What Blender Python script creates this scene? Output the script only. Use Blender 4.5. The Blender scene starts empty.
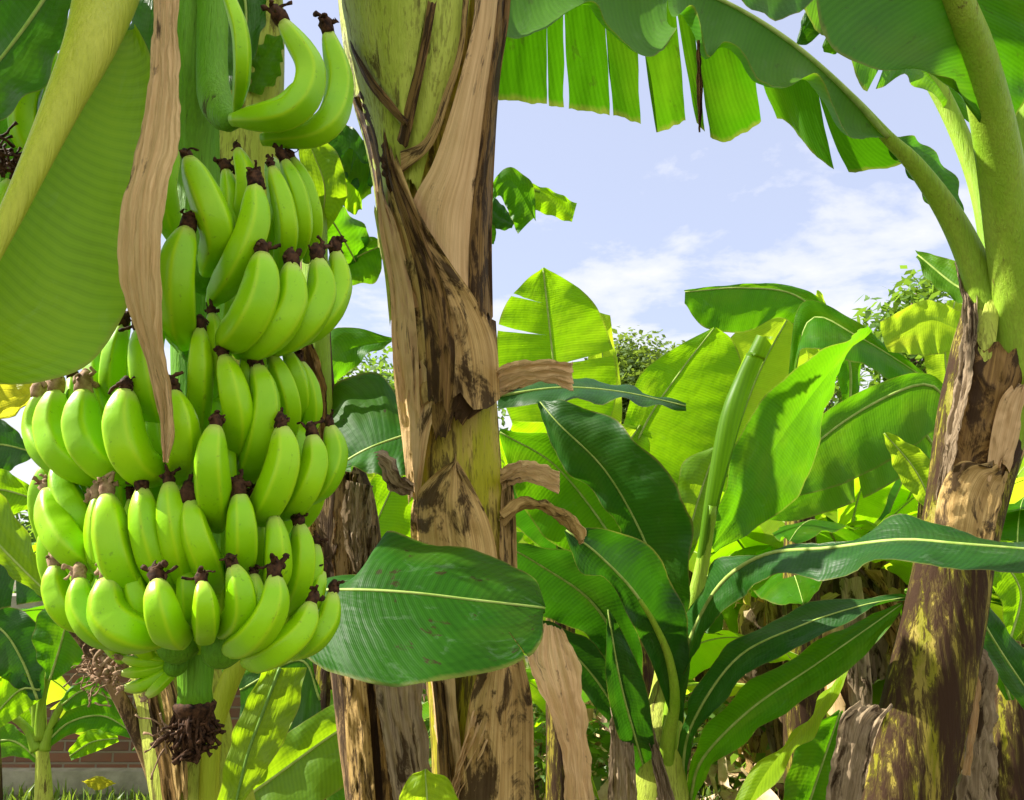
import bpy, math, random
from mathutils import Vector, Matrix, noise
random.seed(7)
C = bpy.context.scene.collection
PI = math.pi
F = 800.0; CAM = Vector((0, 0, 1.7)); PITCH = math.radians(9.93)
SUN = Vector((-0.76, 0.10, 0.62)).normalized()      # direction towards the sun

def W(px, py, d):
    """a point of the place: seen at (px,py), d metres ahead"""
    xc = (px-512)/F; yc = (400-py)/F
    c, s = math.cos(PITCH), math.sin(PITCH)
    v = Vector((xc, c-yc*s, s+yc*c))
    return CAM + v*(d/v.y)

# ------------------------------------------------------------------ objects
def tag(o, label=None, cat=None, group=None, kind=None):
    if label: o['label'] = label
    if cat: o['category'] = cat
    if group: o['group'] = group
    if kind: o['kind'] = kind
    return o
def thing(name, label, cat, loc=(0, 0, 0), group=None):
    o = bpy.data.objects.new(name, None); C.objects.link(o); o.location = loc
    o.empty_display_size = .1
    return tag(o, label, cat, group)
def mesh(name, V, Fc, mat, parent=None, uv=None, smooth=True):
    me = bpy.data.meshes.new(name)
    off = Vector((0, 0, 0))
    if parent is not None:
        p = parent
        while p is not None: off += p.location; p = p.parent
    me.from_pydata([tuple(Vector(v)-off) for v in V], [], Fc)
    if uv:
        l = me.uv_layers.new(name='UVMap')
        idx = [0]*len(me.loops); me.loops.foreach_get('vertex_index', idx)
        flat = []
        for f in me.polygons:
            us = [uv[idx[k]][0] for k in f.loop_indices]; wrap = max(us)-min(us) > .6
            for k, u in zip(f.loop_indices, us): flat += [u+1 if wrap and u < .5 else u, uv[idx[k]][1]]
        l.data.foreach_set('uv', flat)
    if smooth: me.polygons.foreach_set('use_smooth', [True]*len(me.polygons))
    me.materials.append(mat); me.update()
    o = bpy.data.objects.new(name, me); C.objects.link(o)
    if parent is not None: o.parent = parent
    return o
class MB:
    def __init__(s): s.V = []; s.F = []; s.U = []
    def add(s, V, Fc, U=None):
        n = len(s.V); s.V += list(V); s.F += [tuple(i+n for i in f) for f in Fc]
        s.U += list(U) if U else [(0, 0)]*len(V)
    def build(s, name, mat, parent=None, smooth=True): return mesh(name, s.V, s.F, mat, parent, s.U, smooth)

# ------------------------------------------------------------------ curves
def cr(pts, n, arc=True):
    """n+1 samples of a Catmull-Rom curve through pts (any dimension as Vectors)"""
    if len(pts) == 2: return [pts[0].lerp(pts[1], i/n) for i in range(n+1)]
    P = [pts[0]*2-pts[1]] + list(pts) + [pts[-1]*2-pts[-2]]
    fine = []; k = 12
    for i in range(1, len(P)-2):
        a, b, c, d = P[i-1:i+3]
        for j in range(k):
            t = j/k
            fine.append(.5*((2*b)+(c-a)*t+(2*a-5*b+4*c-d)*t*t+(3*b-a-3*c+d)*t**3))
    fine.append(P[-2].copy())
    L = [0]
    for i in range(1, len(fine)): L.append(L[-1]+(fine[i]-fine[i-1]).length)
    out = []; j = 0; T = L[-1] or 1
    for i in range(n+1):
        s = T*i/n
        while j < len(L)-2 and L[j+1] < s: j += 1
        f = (s-L[j])/max(L[j+1]-L[j], 1e-9)
        out.append(fine[j].lerp(fine[j+1], min(1, max(0, f))))
    return out
def at(S, u):
    x = min(max(u, 0), 1)*(len(S)-1); i = min(int(x), len(S)-2); return S[i].lerp(S[i+1], x-i)
def lin(tab, t):
    if t <= tab[0][0]: return tab[0][1]
    for (a, x), (b, y) in zip(tab, tab[1:]):
        if t <= b: return x+(y-x)*(t-a)/(b-a)
    return tab[-1][1]
def tube(P, R, seg=12, shape=None, cap=True, flat=1.0, up=None):
    V = []; Fc = []; U = []
    n = len(P); T = []
    for i in range(n):
        t = (P[min(i+1, n-1)]-P[max(i-1, 0)])
        T.append(t.normalized() if t.length > 1e-9 else Vector((0, 0, 1)))
    a = up or (Vector((0, 1, 0)) if abs(T[0].y) < .8 else Vector((1, 0, 0)))
    a = (a-T[0]*a.dot(T[0])).normalized(); s = 0
    for i in range(n):
        if i: s += (P[i]-P[i-1]).length
        a = (a-T[i]*a.dot(T[i])).normalized(); b = T[i].cross(a)
        for k in range(seg):
            th = 2*PI*k/seg; r = R[i]*(shape(th, i/(n-1)) if shape else 1)
            V.append(P[i]+a*(math.cos(th)*r*flat)+b*(math.sin(th)*r)); U.append((k/seg, s))
    for i in range(n-1):
        for k in range(seg):
            k2 = (k+1) % seg
            Fc.append((i*seg+k, i*seg+k2, (i+1)*seg+k2, (i+1)*seg+k))
    if cap:
        for i, sgn in ((0, 1), (n-1, -1)):
            V.append(P[i]); U.append((0, 0 if i == 0 else s)); c = len(V)-1
            for k in range(seg):
                q = (i*seg+k, i*seg+(k+1) % seg, c); Fc.append(q[::-1] if sgn > 0 else q)
    return V, Fc, U

# ------------------------------------------------------------------ materials
def nt(name):
    m = bpy.data.materials.new(name); m.use_nodes = True
    t = m.node_tree; t.nodes.clear()
    return m, t
class N:
    def __init__(s, t): s.t = t
    def n(s, ty, **kw):
        x = s.t.nodes.new(ty)
        for k, v in kw.items(): setattr(x, k, v)
        return x
    def l(s, a, b): s.t.links.new(a, b)
    def val(s, inp, v):
        if hasattr(v, 'is_output') or isinstance(v, bpy.types.NodeSocket): s.l(v, inp)
        else: inp.default_value = v
    def m(s, op, a, b=0., c=0., clamp=False):
        x = s.n('ShaderNodeMath', operation=op, use_clamp=clamp)
        s.val(x.inputs[0], a); s.val(x.inputs[1], b); s.val(x.inputs[2], c); return x.outputs[0]
    def comb(s, a, b, c):
        x = s.n('ShaderNodeCombineXYZ'); s.val(x.inputs[0], a); s.val(x.inputs[1], b); s.val(x.inputs[2], c); return x.outputs[0]
    def noise(s, vec, scale, detail=3, rough=.5, dist=0):
        x = s.n('ShaderNodeTexNoise'); s.l(vec, x.inputs['Vector'])
        x.inputs['Scale'].default_value = scale; x.inputs['Detail'].default_value = detail
        x.inputs['Roughness'].default_value = rough; x.inputs['Distortion'].default_value = dist
        return x.outputs['Fac']
    def ramp(s, f, stops, interp='LINEAR'):
        x = s.n('ShaderNodeValToRGB'); s.l(f, x.inputs[0]); e = x.color_ramp.elements; x.color_ramp.interpolation = interp
        while len(e) < len(stops): e.new(.5)
        for i, (p, c) in enumerate(stops):
            e[i].position = p; e[i].color = (*c, 1) if not isinstance(c, (int, float)) else (c, c, c, 1)
        return x.outputs[0]
    def mix(s, f, a, b, bt='MIX'):
        x = s.n('ShaderNodeMix', data_type='RGBA', blend_type=bt); s.val(x.inputs[0], f)
        for i, v in ((6, a), (7, b)):
            if isinstance(v, tuple): x.inputs[i].default_value = (*v, 1)
            else: s.l(v, x.inputs[i])
        return x.outputs[2]
    def bump(s, h, dist, strength=1.0, prev=None):
        x = s.n('ShaderNodeBump'); s.l(h, x.inputs['Height']); x.inputs['Distance'].default_value = dist
        x.inputs['Strength'].default_value = strength
        if prev: s.l(prev, x.inputs['Normal'])
        return x.outputs[0]

def leaf_mat(name, base, trans, back=None, rough=.46, tf=.5, yellow=.15, spots=.1, vein=.011, gloss=.14, scuff=.10, vb=1.):
    m, t = nt(name); g = N(t)
    uv = g.n('ShaderNodeUVMap'); sp = g.n('ShaderNodeSeparateXYZ'); g.l(uv.outputs[0], sp.inputs[0])
    oi = g.n('ShaderNodeObjectInfo'); rnd = oi.outputs['Random']
    av = g.m('ABSOLUTE', g.m('SUBTRACT', sp.outputs[1], .5)); av = g.m('MULTIPLY', av, 2)   # 0 midrib, 1 edge
    c = g.m('ADD', sp.outputs[0], g.m('MULTIPLY', g.m('POWER', av, 2.0), .035))
    r10 = g.m('MULTIPLY', rnd, 31.)
    wob = g.noise(g.comb(g.m('MULTIPLY', c, 9.), g.m('MULTIPLY', av, 2.), r10), 1., 2)
    cw = g.m('ADD', c, g.m('MULTIPLY', wob, .012))
    fine = g.m('SINE', g.m('MULTIPLY', cw, 2*PI/vein)); fine2 = g.m('SINE', g.m('MULTIPLY', cw, 2*PI/(vein*.27)))
    band = g.noise(g.comb(g.m('MULTIPLY', cw, 38.), g.m('MULTIPLY', av, .5), r10), 1., 3, .6)
    big = g.noise(g.comb(g.m('MULTIPLY', c, 5.), g.m('MULTIPLY', sp.outputs[1], 3.), r10), 1., 4, .6)
    geo = g.n('ShaderNodeNewGeometry')
    f = g.m('ADD', g.m('MULTIPLY', fine, .11), g.m('ADD', g.m('MULTIPLY', g.m('SUBTRACT', band, .5), .55*vb), g.m('MULTIPLY', fine2, .05)))
    f = g.m('ADD', g.m('ADD', f, .5), g.m('MULTIPLY', g.m('SUBTRACT', big, .5), .9), clamp=True)
    dk = tuple(x*.62 for x in base); lt = (base[0]*1.6, base[1]*1.4, base[2]*1.4)
    col = g.ramp(f, [(0.1, dk), (.5, base), (.95, lt)])
    tcol = g.ramp(f, [(0.1, (trans[0]*.72, trans[1]*.78, trans[2]*.7)), (.5, trans), (.95, (trans[0]*1.15, trans[1]*1.08, trans[2]*1.2))])
    if back:
        bk = g.ramp(f, [(0.1, tuple(x*.8 for x in back)), (.6, back), (.95, tuple(x*1.2 for x in back))])
        # the lower face of the blade is paler and duller than the upper face (a wax bloom): sampled by a property of the face itself
        col = g.mix(geo.outputs['Backfacing'], col, bk)
    # yellow / brown margin and spots
    en = g.noise(g.comb(g.m('MULTIPLY', c, 22.), sp.outputs[1], r10), 1., 4, .7)
    ed = g.m('MULTIPLY', g.ramp(g.m('ADD', av, g.m('MULTIPLY', g.m('SUBTRACT', en, .5), .12)), [(.955, 0.), (.99, 1.)]), .75)
    col = g.mix(g.m('MULTIPLY', ed, .6), col, (.20, .17, .04)); tcol = g.mix(g.m('MULTIPLY', ed, .6), tcol, (.35, .28, .05))
    yn = g.noise(g.comb(g.m('MULTIPLY', c, 4.), g.m('MULTIPLY', sp.outputs[1], 2.), g.m('ADD', r10, 7.)), 1., 3)
    ym = g.m('MULTIPLY', g.ramp(yn, [(.5, 0.), (.75, 1.)]), yellow)
    col = g.mix(ym, col, (.24, .26, .02)); tcol = g.mix(ym, tcol, (.62, .60, .03))
    sn = g.noise(g.comb(g.m('MULTIPLY', c, 30.), g.m('MULTIPLY', sp.outputs[1], 9.), r10), 1., 5, .65)
    sm = g.m('MULTIPLY', g.ramp(sn, [(.62, 0.), (.66, 1.)]), spots)
    col = g.mix(sm, col, (.035, .02, .008)); tcol = g.mix(sm, tcol, (.05, .025, .01))
    # pale scuffs
    sc = g.noise(g.comb(g.m('MULTIPLY', c, 14.), g.m('MULTIPLY', sp.outputs[1], 6.), g.m('ADD', r10, 3.)), 1., 6, .75, 1.)
    scm = g.m('MULTIPLY', g.ramp(sc, [(.57, 0.), (.68, 1.)]), scuff)
    col = g.mix(scm, col, (.30, .40, .28))
    h = g.m('ADD', g.m('MULTIPLY', fine, .12), g.m('ADD', g.m('MULTIPLY', band, 1.6), g.m('MULTIPLY', fine2, .05)))
    nb = g.bump(h, .0011*vb, .8); nb = g.bump(big, .02, .35, nb)
    p = g.n('ShaderNodeBsdfPrincipled'); g.l(col, p.inputs['Base Color']); g.l(nb, p.inputs['Normal'])
    rr = g.m('ADD', rough, g.m('MULTIPLY', g.m('SUBTRACT', big, .5), .25)); g.l(rr, p.inputs['Roughness'])
    p.inputs['Specular IOR Level'].default_value = gloss
    tr = g.n('ShaderNodeBsdfTranslucent'); g.l(tcol, tr.inputs[0]); g.l(nb, tr.inputs['Normal'])
    mx = g.n('ShaderNodeMixShader'); mx.inputs[0].default_value = tf
    g.l(p.outputs[0], mx.inputs[1]); g.l(tr.outputs[0], mx.inputs[2])
    o = g.n('ShaderNodeOutputMaterial'); g.l(mx.outputs[0], o.inputs[0])
    return m

def stem_mat(name, base, lite, blotch=.5, dark=(.045, .025, .012), rough=.5, scale=1., tan=0.):
    """living sheath: yellow-green with brown-black blotches running along it"""
    m, t = nt(name); g = N(t)
    tc = g.n('ShaderNodeTexCoord'); mp = g.n('ShaderNodeMapping'); g.l(tc.outputs['Object'], mp.inputs[0])
    mp.inputs['Scale'].default_value = (1, 1, .15)
    oi = g.n('ShaderNodeObjectInfo')
    ad = g.n('ShaderNodeVectorMath', operation='ADD'); g.l(mp.outputs[0], ad.inputs[0])
    g.l(g.comb(g.m('MULTIPLY', oi.outputs['Random'], 9.), 0., 0.), ad.inputs[1]); v = ad.outputs[0]
    a = g.noise(v, 7*scale, 4, .6); b = g.noise(v, 26*scale, 6, .72, .6); c = g.noise(v, 150*scale, 3, .6)
    mp2 = g.n('ShaderNodeMapping'); g.l(tc.outputs['Object'], mp2.inputs[0]); mp2.inputs['Scale'].default_value = (1, 1, .03)
    st = g.noise(mp2.outputs[0], 190*scale, 3, .6)
    col = g.mix(g.ramp(a, [(.3, 0.), (.7, 1.)]), base, lite)
    col = g.mix(g.m('MULTIPLY', g.ramp(st, [(.35, 0.), (.7, 1.)]), .3), col, tuple(x*.55 for x in base))
    f = g.m('ADD', g.m('MULTIPLY', a, .5), g.m('MULTIPLY', b, .62))
    if tan: 
        tn = g.noise(v, 11*scale, 4, .6, .4)
        col = g.mix(g.m('MULTIPLY', g.ramp(tn, [(.46, 0.), (.54, 1.)]), tan), col, (.42, .27, .09))
    th = .74-.3*blotch
    bm = g.ramp(f, [(th-.012, 0.), (th+.012, .75), (th+.09, 1.)])
    fr = g.ramp(g.m('ADD', g.m('MULTIPLY', c, .5), g.m('MULTIPLY', f, .62)), [(.60, 0.), (.66, 1.)])
    bm = g.m('MAXIMUM', bm, g.m('MULTIPLY', fr, .7*min(1, blotch*1.6)))
    col = g.mix(bm, col, dark)
    nb = g.bump(st, .003, .6); nb = g.bump(b, .008, .5, nb); nb = g.bump(bm, .0015, .6, nb)
    p = g.n('ShaderNodeBsdfPrincipled'); g.l(col, p.inputs['Base Color']); g.l(nb, p.inputs['Normal'])
    g.l(g.m('ADD', rough, g.m('MULTIPLY', bm, .3)), p.inputs['Roughness']); p.inputs['Specular IOR Level'].default_value = .16
    o = g.n('ShaderNodeOutputMaterial'); g.l(p.outputs[0], o.inputs[0]); return m

def dry_mat(name, a=(.66, .46, .18), b=(.36, .22, .07), dark=(.030, .015, .006), dk=.62, tf=.22, sc=1., fib=.5):
    """dead papery sheath or leaf: UV x along the fibres in metres, UV y across"""
    m, t = nt(name); g = N(t)
    uv = g.n('ShaderNodeUVMap'); sp = g.n('ShaderNodeSeparateXYZ'); g.l(uv.outputs[0], sp.inputs[0])
    oi = g.n('ShaderNodeObjectInfo'); r = g.m('MULTIPLY', oi.outputs['Random'], 23.)
    v = g.comb(g.m('MULTIPLY', sp.outputs[0], 1.3*sc), g.m('MULTIPLY', sp.outputs[1], 7.), r)
    st = g.noise(v, 3., 5, .7, .05); st2 = g.noise(g.comb(g.m('MULTIPLY', sp.outputs[0], 4.*sc), g.m('MULTIPLY', sp.outputs[1], 120.), r), 1., 4, .7)
    bl = g.noise(g.comb(g.m('MULTIPLY', sp.outputs[0], 10.*sc), g.m('MULTIPLY', sp.outputs[1], 3.), g.m('ADD', r, 5.)), 1., 6, .68, .5)
    col = g.mix(g.ramp(st, [(.35, 0.), (.65, 1.)]), a, b)
    col = g.mix(g.m('MULTIPLY', g.ramp(st2, [(.4, 0.), (.62, 1.)]), fib), col, tuple(x*.5 for x in b))
    col = g.mix(g.m('MULTIPLY', g.ramp(g.m('ADD', bl, g.m('MULTIPLY', st2, .12)), [(.70-.22*dk, 0.), (.78-.22*dk, 1.)]), .9), col, dark)
    nb = g.bump(st2, .0016, .8); nb = g.bump(bl, .010, .7, nb)
    p = g.n('ShaderNodeBsdfPrincipled'); g.l(col, p.inputs['Base Color']); g.l(nb, p.inputs['Normal'])
    p.inputs['Roughness'].default_value = .62; p.inputs['Specular IOR Level'].default_value = .12
    tr = g.n('ShaderNodeBsdfTranslucent'); g.l(col, tr.inputs[0])
    mx = g.n('ShaderNodeMixShader'); mx.inputs[0].default_value = tf
    g.l(p.outputs[0], mx.inputs[1]); g.l(tr.outputs[0], mx.inputs[2])
    o = g.n('ShaderNodeOutputMaterial'); g.l(mx.outputs[0], o.inputs[0]); return m

def fruit_mat(name):
    m, t = nt(name); g = N(t)
    uv = g.n('ShaderNodeUVMap'); sp = g.n('ShaderNodeSeparateXYZ'); g.l(uv.outputs[0], sp.inputs[0])
    oi = g.n('ShaderNodeObjectInfo'); rnd = oi.outputs['Random']
    tc = g.n('ShaderNodeTexCoord')
    ridge = g.m('POWER', g.m('ABSOLUTE', g.m('COSINE', g.m('MULTIPLY', sp.outputs[0], 5*PI))), 26.)
    big = g.noise(tc.outputs['Object'], 14., 3); sm = g.noise(tc.outputs['Object'], 130., 4, .7)
    base = g.mix(g.ramp(big, [(.3, 0.), (.7, 1.)]), (.18, .44, .001), (.29, .555, .001))
    base = g.mix(g.m('MULTIPLY', rnd, .5), base, (.18, .42, .001))
    base = g.mix(g.m('MULTIPLY', ridge, .45), base, (.38, .58, .008))
    base = g.mix(g.ramp(sp.outputs[1], [(0.0, .8), (.016, 0.)]), base, (.36, .42, .10))
    sp_ = g.m('MULTIPLY', g.ramp(sm, [(.63, 0.), (.68, 1.)]), .40)
    base = g.mix(sp_, base, (.06, .12, .01))
    # fine rub marks along the ridges
    rub = g.noise(g.comb(g.m('MULTIPLY', sp.outputs[0], 30.), g.m('MULTIPLY', sp.outputs[1], 60.), g.m('MULTIPLY', rnd, 40.)), 1., 5, .75)
    rm = g.m('MULTIPLY', g.ramp(g.m('ADD', rub, g.m('MULTIPLY', ridge, .06)), [(.67, 0.), (.72, 1.)]), .55)
    base = g.mix(rm, base, (.10, .07, .02))
    nb = g.bump(sm, .0006, .5); nb = g.bump(big, .006, .3, nb)
    p = g.n('ShaderNodeBsdfPrincipled'); g.l(base, p.inputs['Base Color']); g.l(nb, p.inputs['Normal'])
    g.l(g.m('ADD', .29, g.m('MULTIPLY', sm, .15)), p.inputs['Roughness'])
    p.inputs['Subsurface Weight'].default_value = .06; p.inputs['Subsurface Radius'].default_value = (.6, 1., .1)
    p.inputs['Subsurface Scale'].default_value = .006
    p.inputs['Specular IOR Level'].default_value = .24
    o = g.n('ShaderNodeOutputMaterial'); g.l(p.outputs[0], o.inputs[0]); return m

def simple_mat(name, c1, c2, sc=20, rough=.7, bd=.004, dk=None):
    m, t = nt(name); g = N(t); tc = g.n('ShaderNodeTexCoord')
    a = g.noise(tc.outputs['Object'], sc, 5, .65)
    col = g.mix(g.ramp(a, [(.35, 0.), (.65, 1.)]), c1, c2)
    p = g.n('ShaderNodeBsdfPrincipled'); g.l(col, p.inputs['Base Color']); p.inputs['Roughness'].default_value = rough; p.inputs['Specular IOR Level'].default_value = .12
    g.l(g.bump(a, bd, .7), p.inputs['Normal'])
    o = g.n('ShaderNodeOutputMaterial'); g.l(p.outputs[0], o.inputs[0]); return m

M = {}
M['leaf'] = leaf_mat('banana_leaf', (.030, .125, .002), (.15, .42, .003), (.075, .18, .012))
M['leaf_dark'] = leaf_mat('banana_leaf_dark', (.013, .066, .006), (.05, .20, .003), (.035, .11, .012), rough=.42, tf=.34, yellow=.05, spots=.06, gloss=.26)
M['leaf_deep'] = leaf_mat('banana_leaf_deep', (.015, .080, .002), (.07, .26, .002), (.05, .14, .01), rough=.5, tf=.30, yellow=.10, spots=.8, gloss=.10, scuff=.17)
M['leaf_arch'] = leaf_mat('banana_leaf_arching', (.040, .15, .006), (.085, .30, .002), (.05, .15, .004), rough=.5, tf=.42, yellow=.12, spots=.3)
M['leaf_bright'] = leaf_mat('banana_leaf_young', (.08, .22, .003), (.36, .68, .004), (.11, .25, .008), tf=.6, yellow=.22)
M['leaf_lime'] = leaf_mat('banana_leaf_lime', (.17, .30, .008), (.55, .78, .02), (.18, .30, .02), tf=.6, yellow=.45)
M['leaf_waxy'] = leaf_mat('banana_leaf_waxy', (.09, .20, .008), (.36, .58, .006), (.17, .28, .014), rough=.42, tf=.5, yellow=.05, spots=.0, vb=.45, gloss=.25)
M['leaf_yellow'] = leaf_mat('banana_leaf_yellow', (.30, .32, .02), (.75, .70, .03), (.3, .3, .04), tf=.6, yellow=.8)
M['rib'] = simple_mat('midrib', (.20, .30, .05), (.32, .40, .11), 30, .45, .001)
M['rib_dark'] = simple_mat('midrib_dull', (.09, .19, .03), (.16, .27, .05), 30, .42, .001)
M['petiole'] = stem_mat('petiole', (.15, .30, .010), (.28, .41, .035), .14, (.12, .08, .02), rough=.4, scale=1.5)
M['petiole_pale'] = stem_mat('petiole_pale', (.26, .33, .012), (.40, .42, .05), .0, rough=.42, scale=1.5)
M['stem'] = stem_mat('pseudostem', (.26, .26, .006), (.44, .40, .02), .46, scale=1.4, tan=.5)
M['stem_dark'] = stem_mat('pseudostem_dark', (.15, .145, .005), (.25, .22, .008), .80, (.032, .015, .006), scale=2.3, tan=.28)
M['stem_green'] = stem_mat('pseudostem_green', (.26, .34, .025), (.46, .50, .09), .36, (.06, .035, .012), scale=1.3)
M['stem_old'] = stem_mat('pseudostem_old', (.26, .16, .07), (.16, .11, .05), .6, (.03, .017, .01), rough=.7, scale=1.2)
M['dry'] = dry_mat('dry_sheath')
M['dry_pale'] = dry_mat('dry_leaf_pale', (.82, .58, .30), (.60, .38, .17), dk=.2, tf=.3, fib=.22)
M['dry_brown'] = dry_mat('dry_sheath_brown', (.38, .23, .07), (.14, .075, .025), dk=.8)
M['dry_grey'] = dry_mat('dry_sheath_grey', (.42, .32, .20), (.24, .17, .10), dk=.45)
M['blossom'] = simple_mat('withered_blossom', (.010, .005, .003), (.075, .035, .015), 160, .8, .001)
M['blossom_lit'] = simple_mat('withered_blossom_lit', (.16, .09, .05), (.36, .24, .15), 120, .8, .001)  # lighter copy of the blossom colour, sunlight painted in
M['fruit'] = fruit_mat('green_banana_skin')
M['stalk'] = stem_mat('fruit_stalk', (.07, .22, .006), (.14, .33, .012), .10, scale=2.)
M['bark'] = simple_mat('bark', (.10, .07, .045), (.20, .15, .10), 12, .85, .02)

# ------------------------------------------------------------------ leaf builder
def blade3(parent, Mp, Lp, Rp, mat, name='leaf', nu=48, nv=7, arch=.12, archR=None, ripple=.012, rf=9., tears=(), seed=0,
           rib=None, ribmat=None, crumple=0., ejag=.0, pleat=0., sway=1., ribname='midrib', kscale=1.):
    """midrib curve and the two margins, all 3-D; blade swells between them; tears = (u, side, start, width)"""
    rng = random.Random(seed*13+5)
    Ms, Ls, Rs = cr(Mp, nu), cr(Lp, nu), cr(Rp, nu)
    Ltot = sum((Ms[i+1]-Ms[i]).length for i in range(nu))
    mb = MB()
    for side, Es, ar in ((0, Ls, arch), (1, Rs, arch if archR is None else archR)):
        tl = sorted([t for t in tears if t[1] == side])
        cuts = [(0, 1, 0)]+[(t[0], t[2], t[3]) for t in tl]+[(1, 1, 0)]
        for k in range(len(cuts)-1):
            (ua, va, wa), (ub, vb, wb) = cuts[k], cuts[k+1]
            ns = max(2, int(round((ub-ua)*nu)))
            sw = (rng.random()-.5)*2*sway if len(cuts) > 2 else 0
            V = []; U = []
            for i in range(ns+1):
                s = i/ns
                for j in range(nv+1):
                    v = j/nv
                    A = ua+(wa*max(0, (v-va)/(1-va)) if va < 1 else 0)
                    B = ub-(wb*max(0, (v-vb)/(1-vb)) if vb < 1 else 0)
                    u = A+(B-A)*s
                    if len(cuts) > 2 and 0 < u < 1: u = min(1, max(0, u+.004*v*noise.noise(Vector((v*5, k*3.3+(i > ns/2)*1.7, seed)))))
                    m_, e = at(Ms, u), at(Es, u)
                    if ejag: e = e+(e-m_).normalized()*(ejag*(noise.noise(Vector((u*Ltot*22, seed, side)))+.5*noise.noise(Vector((u*Ltot*70, seed, side)))))
                    w = e-m_
                    tg = (at(Ms, min(1, u+.02))-at(Ms, max(0, u-.02)))
                    n_ = tg.cross(w) if side == 0 else w.cross(tg)
                    n_ = n_.normalized() if n_.length > 1e-9 else Vector((0, 0, 1))
                    c = m_.lerp(e, .5)+n_*(ar*w.length)
                    p = m_*((1-v)**2)+c*(2*v*(1-v))+e*(v*v)
                    q = u*Ltot
                    rp = ripple*kscale*(math.sin(u*rf*2*PI*.5+seed+side*1.7)*.6+noise.noise(Vector((q*14, v*1.5, seed*3.1+side)))*1.2)*(v**1.6)
                    rp += ripple*kscale*.25*noise.noise(Vector((q*45, v*2, seed*1.3)))*min(1, v*3)
                    rp += sw*.10*w.length*max(0, v-.35)*(.3+abs(s-.5))
                    if pleat: rp += pleat*min(1, v*4)*(math.sin(v*8+q*2.5+seed)+.6*math.sin(v*19+q*6+seed*2+side))*(.5+noise.noise(Vector((q*7, seed, v*2))))
                    if crumple: rp += min(1, v*4)*(crumple*noise.noise(Vector((q*22, v*4, seed+side*5)))+crumple*.5*noise.noise(Vector((q*60, v*9, seed))))
                    V.append(p+n_*rp); U.append((q, .5+(.5*v if side else -.5*v)))
            Fc = []
            for i in range(ns):
                for j in range(nv):
                    a = i*(nv+1)+j; f = (a, a+1, a+nv+2, a+nv+1)
                    Fc.append(f if side else f[::-1])
            mb.add(V, Fc, U)
    o = mb.build(name, M[mat] if isinstance(mat, str) else mat, parent)
    if rib:
        r0, r1 = rib[0]*.6, rib[1]*.42
        ns = max(8, nu//2); P = cr(Mp, ns)
        V, Fc, U = tube(P, [r0+(r1-r0)*(i/ns)**.8 for i in range(ns+1)], 8)
        mesh(ribname, V, Fc, M[ribmat or 'rib'], o, U)
    return o
def P3(L, d):
    return [W(p[0], p[1], p[2] if len(p) > 2 else d) for p in L]
def blade(parent, d, Mp, Lp, Rp, mat, rib=None, **kw):
    if rib: rib = (rib[0]*d/F, rib[1]*d/F)
    return blade3(parent, P3(Mp, d), P3(Lp, d), P3(Rp, d), mat, rib=rib, **kw)
def strip(parent, d, Lp, Rp, mat, name='dead_sheath', **kw):
    kw['ripple'] = kw.get('ripple', .01)*.25; kw.setdefault('pleat', .0045); kw.setdefault('ejag', .005); kw.setdefault('nv', 14)
    a, b = P3(Lp, d), P3(Rp, d)
    A, B = cr(a, 10), cr(b, 10)
    return blade3(parent, [x.lerp(y, .5) for x, y in zip(A, B)], a, b, mat, name=name, **kw)
def stalk(parent, d, pts, mat='petiole', name='petiole', n=24, seg=14, flat=.85, shape=None):
    """pts = (px,py,halfwidth px[,d])"""
    Q = cr([Vector((*W(p[0], p[1], p[3] if len(p) > 3 else d), p[2]*(p[3] if len(p) > 3 else d)/F)) for p in pts], n)
    S = [q.xyz for q in Q]; K = [Vector((q.w, 0, 0)) for q in Q]
    V, Fc, U = tube(S, [max(k.x, .0008) for k in K], seg, shape, flat=flat)
    return mesh(name, V, Fc, M[mat], parent, U)

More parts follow.
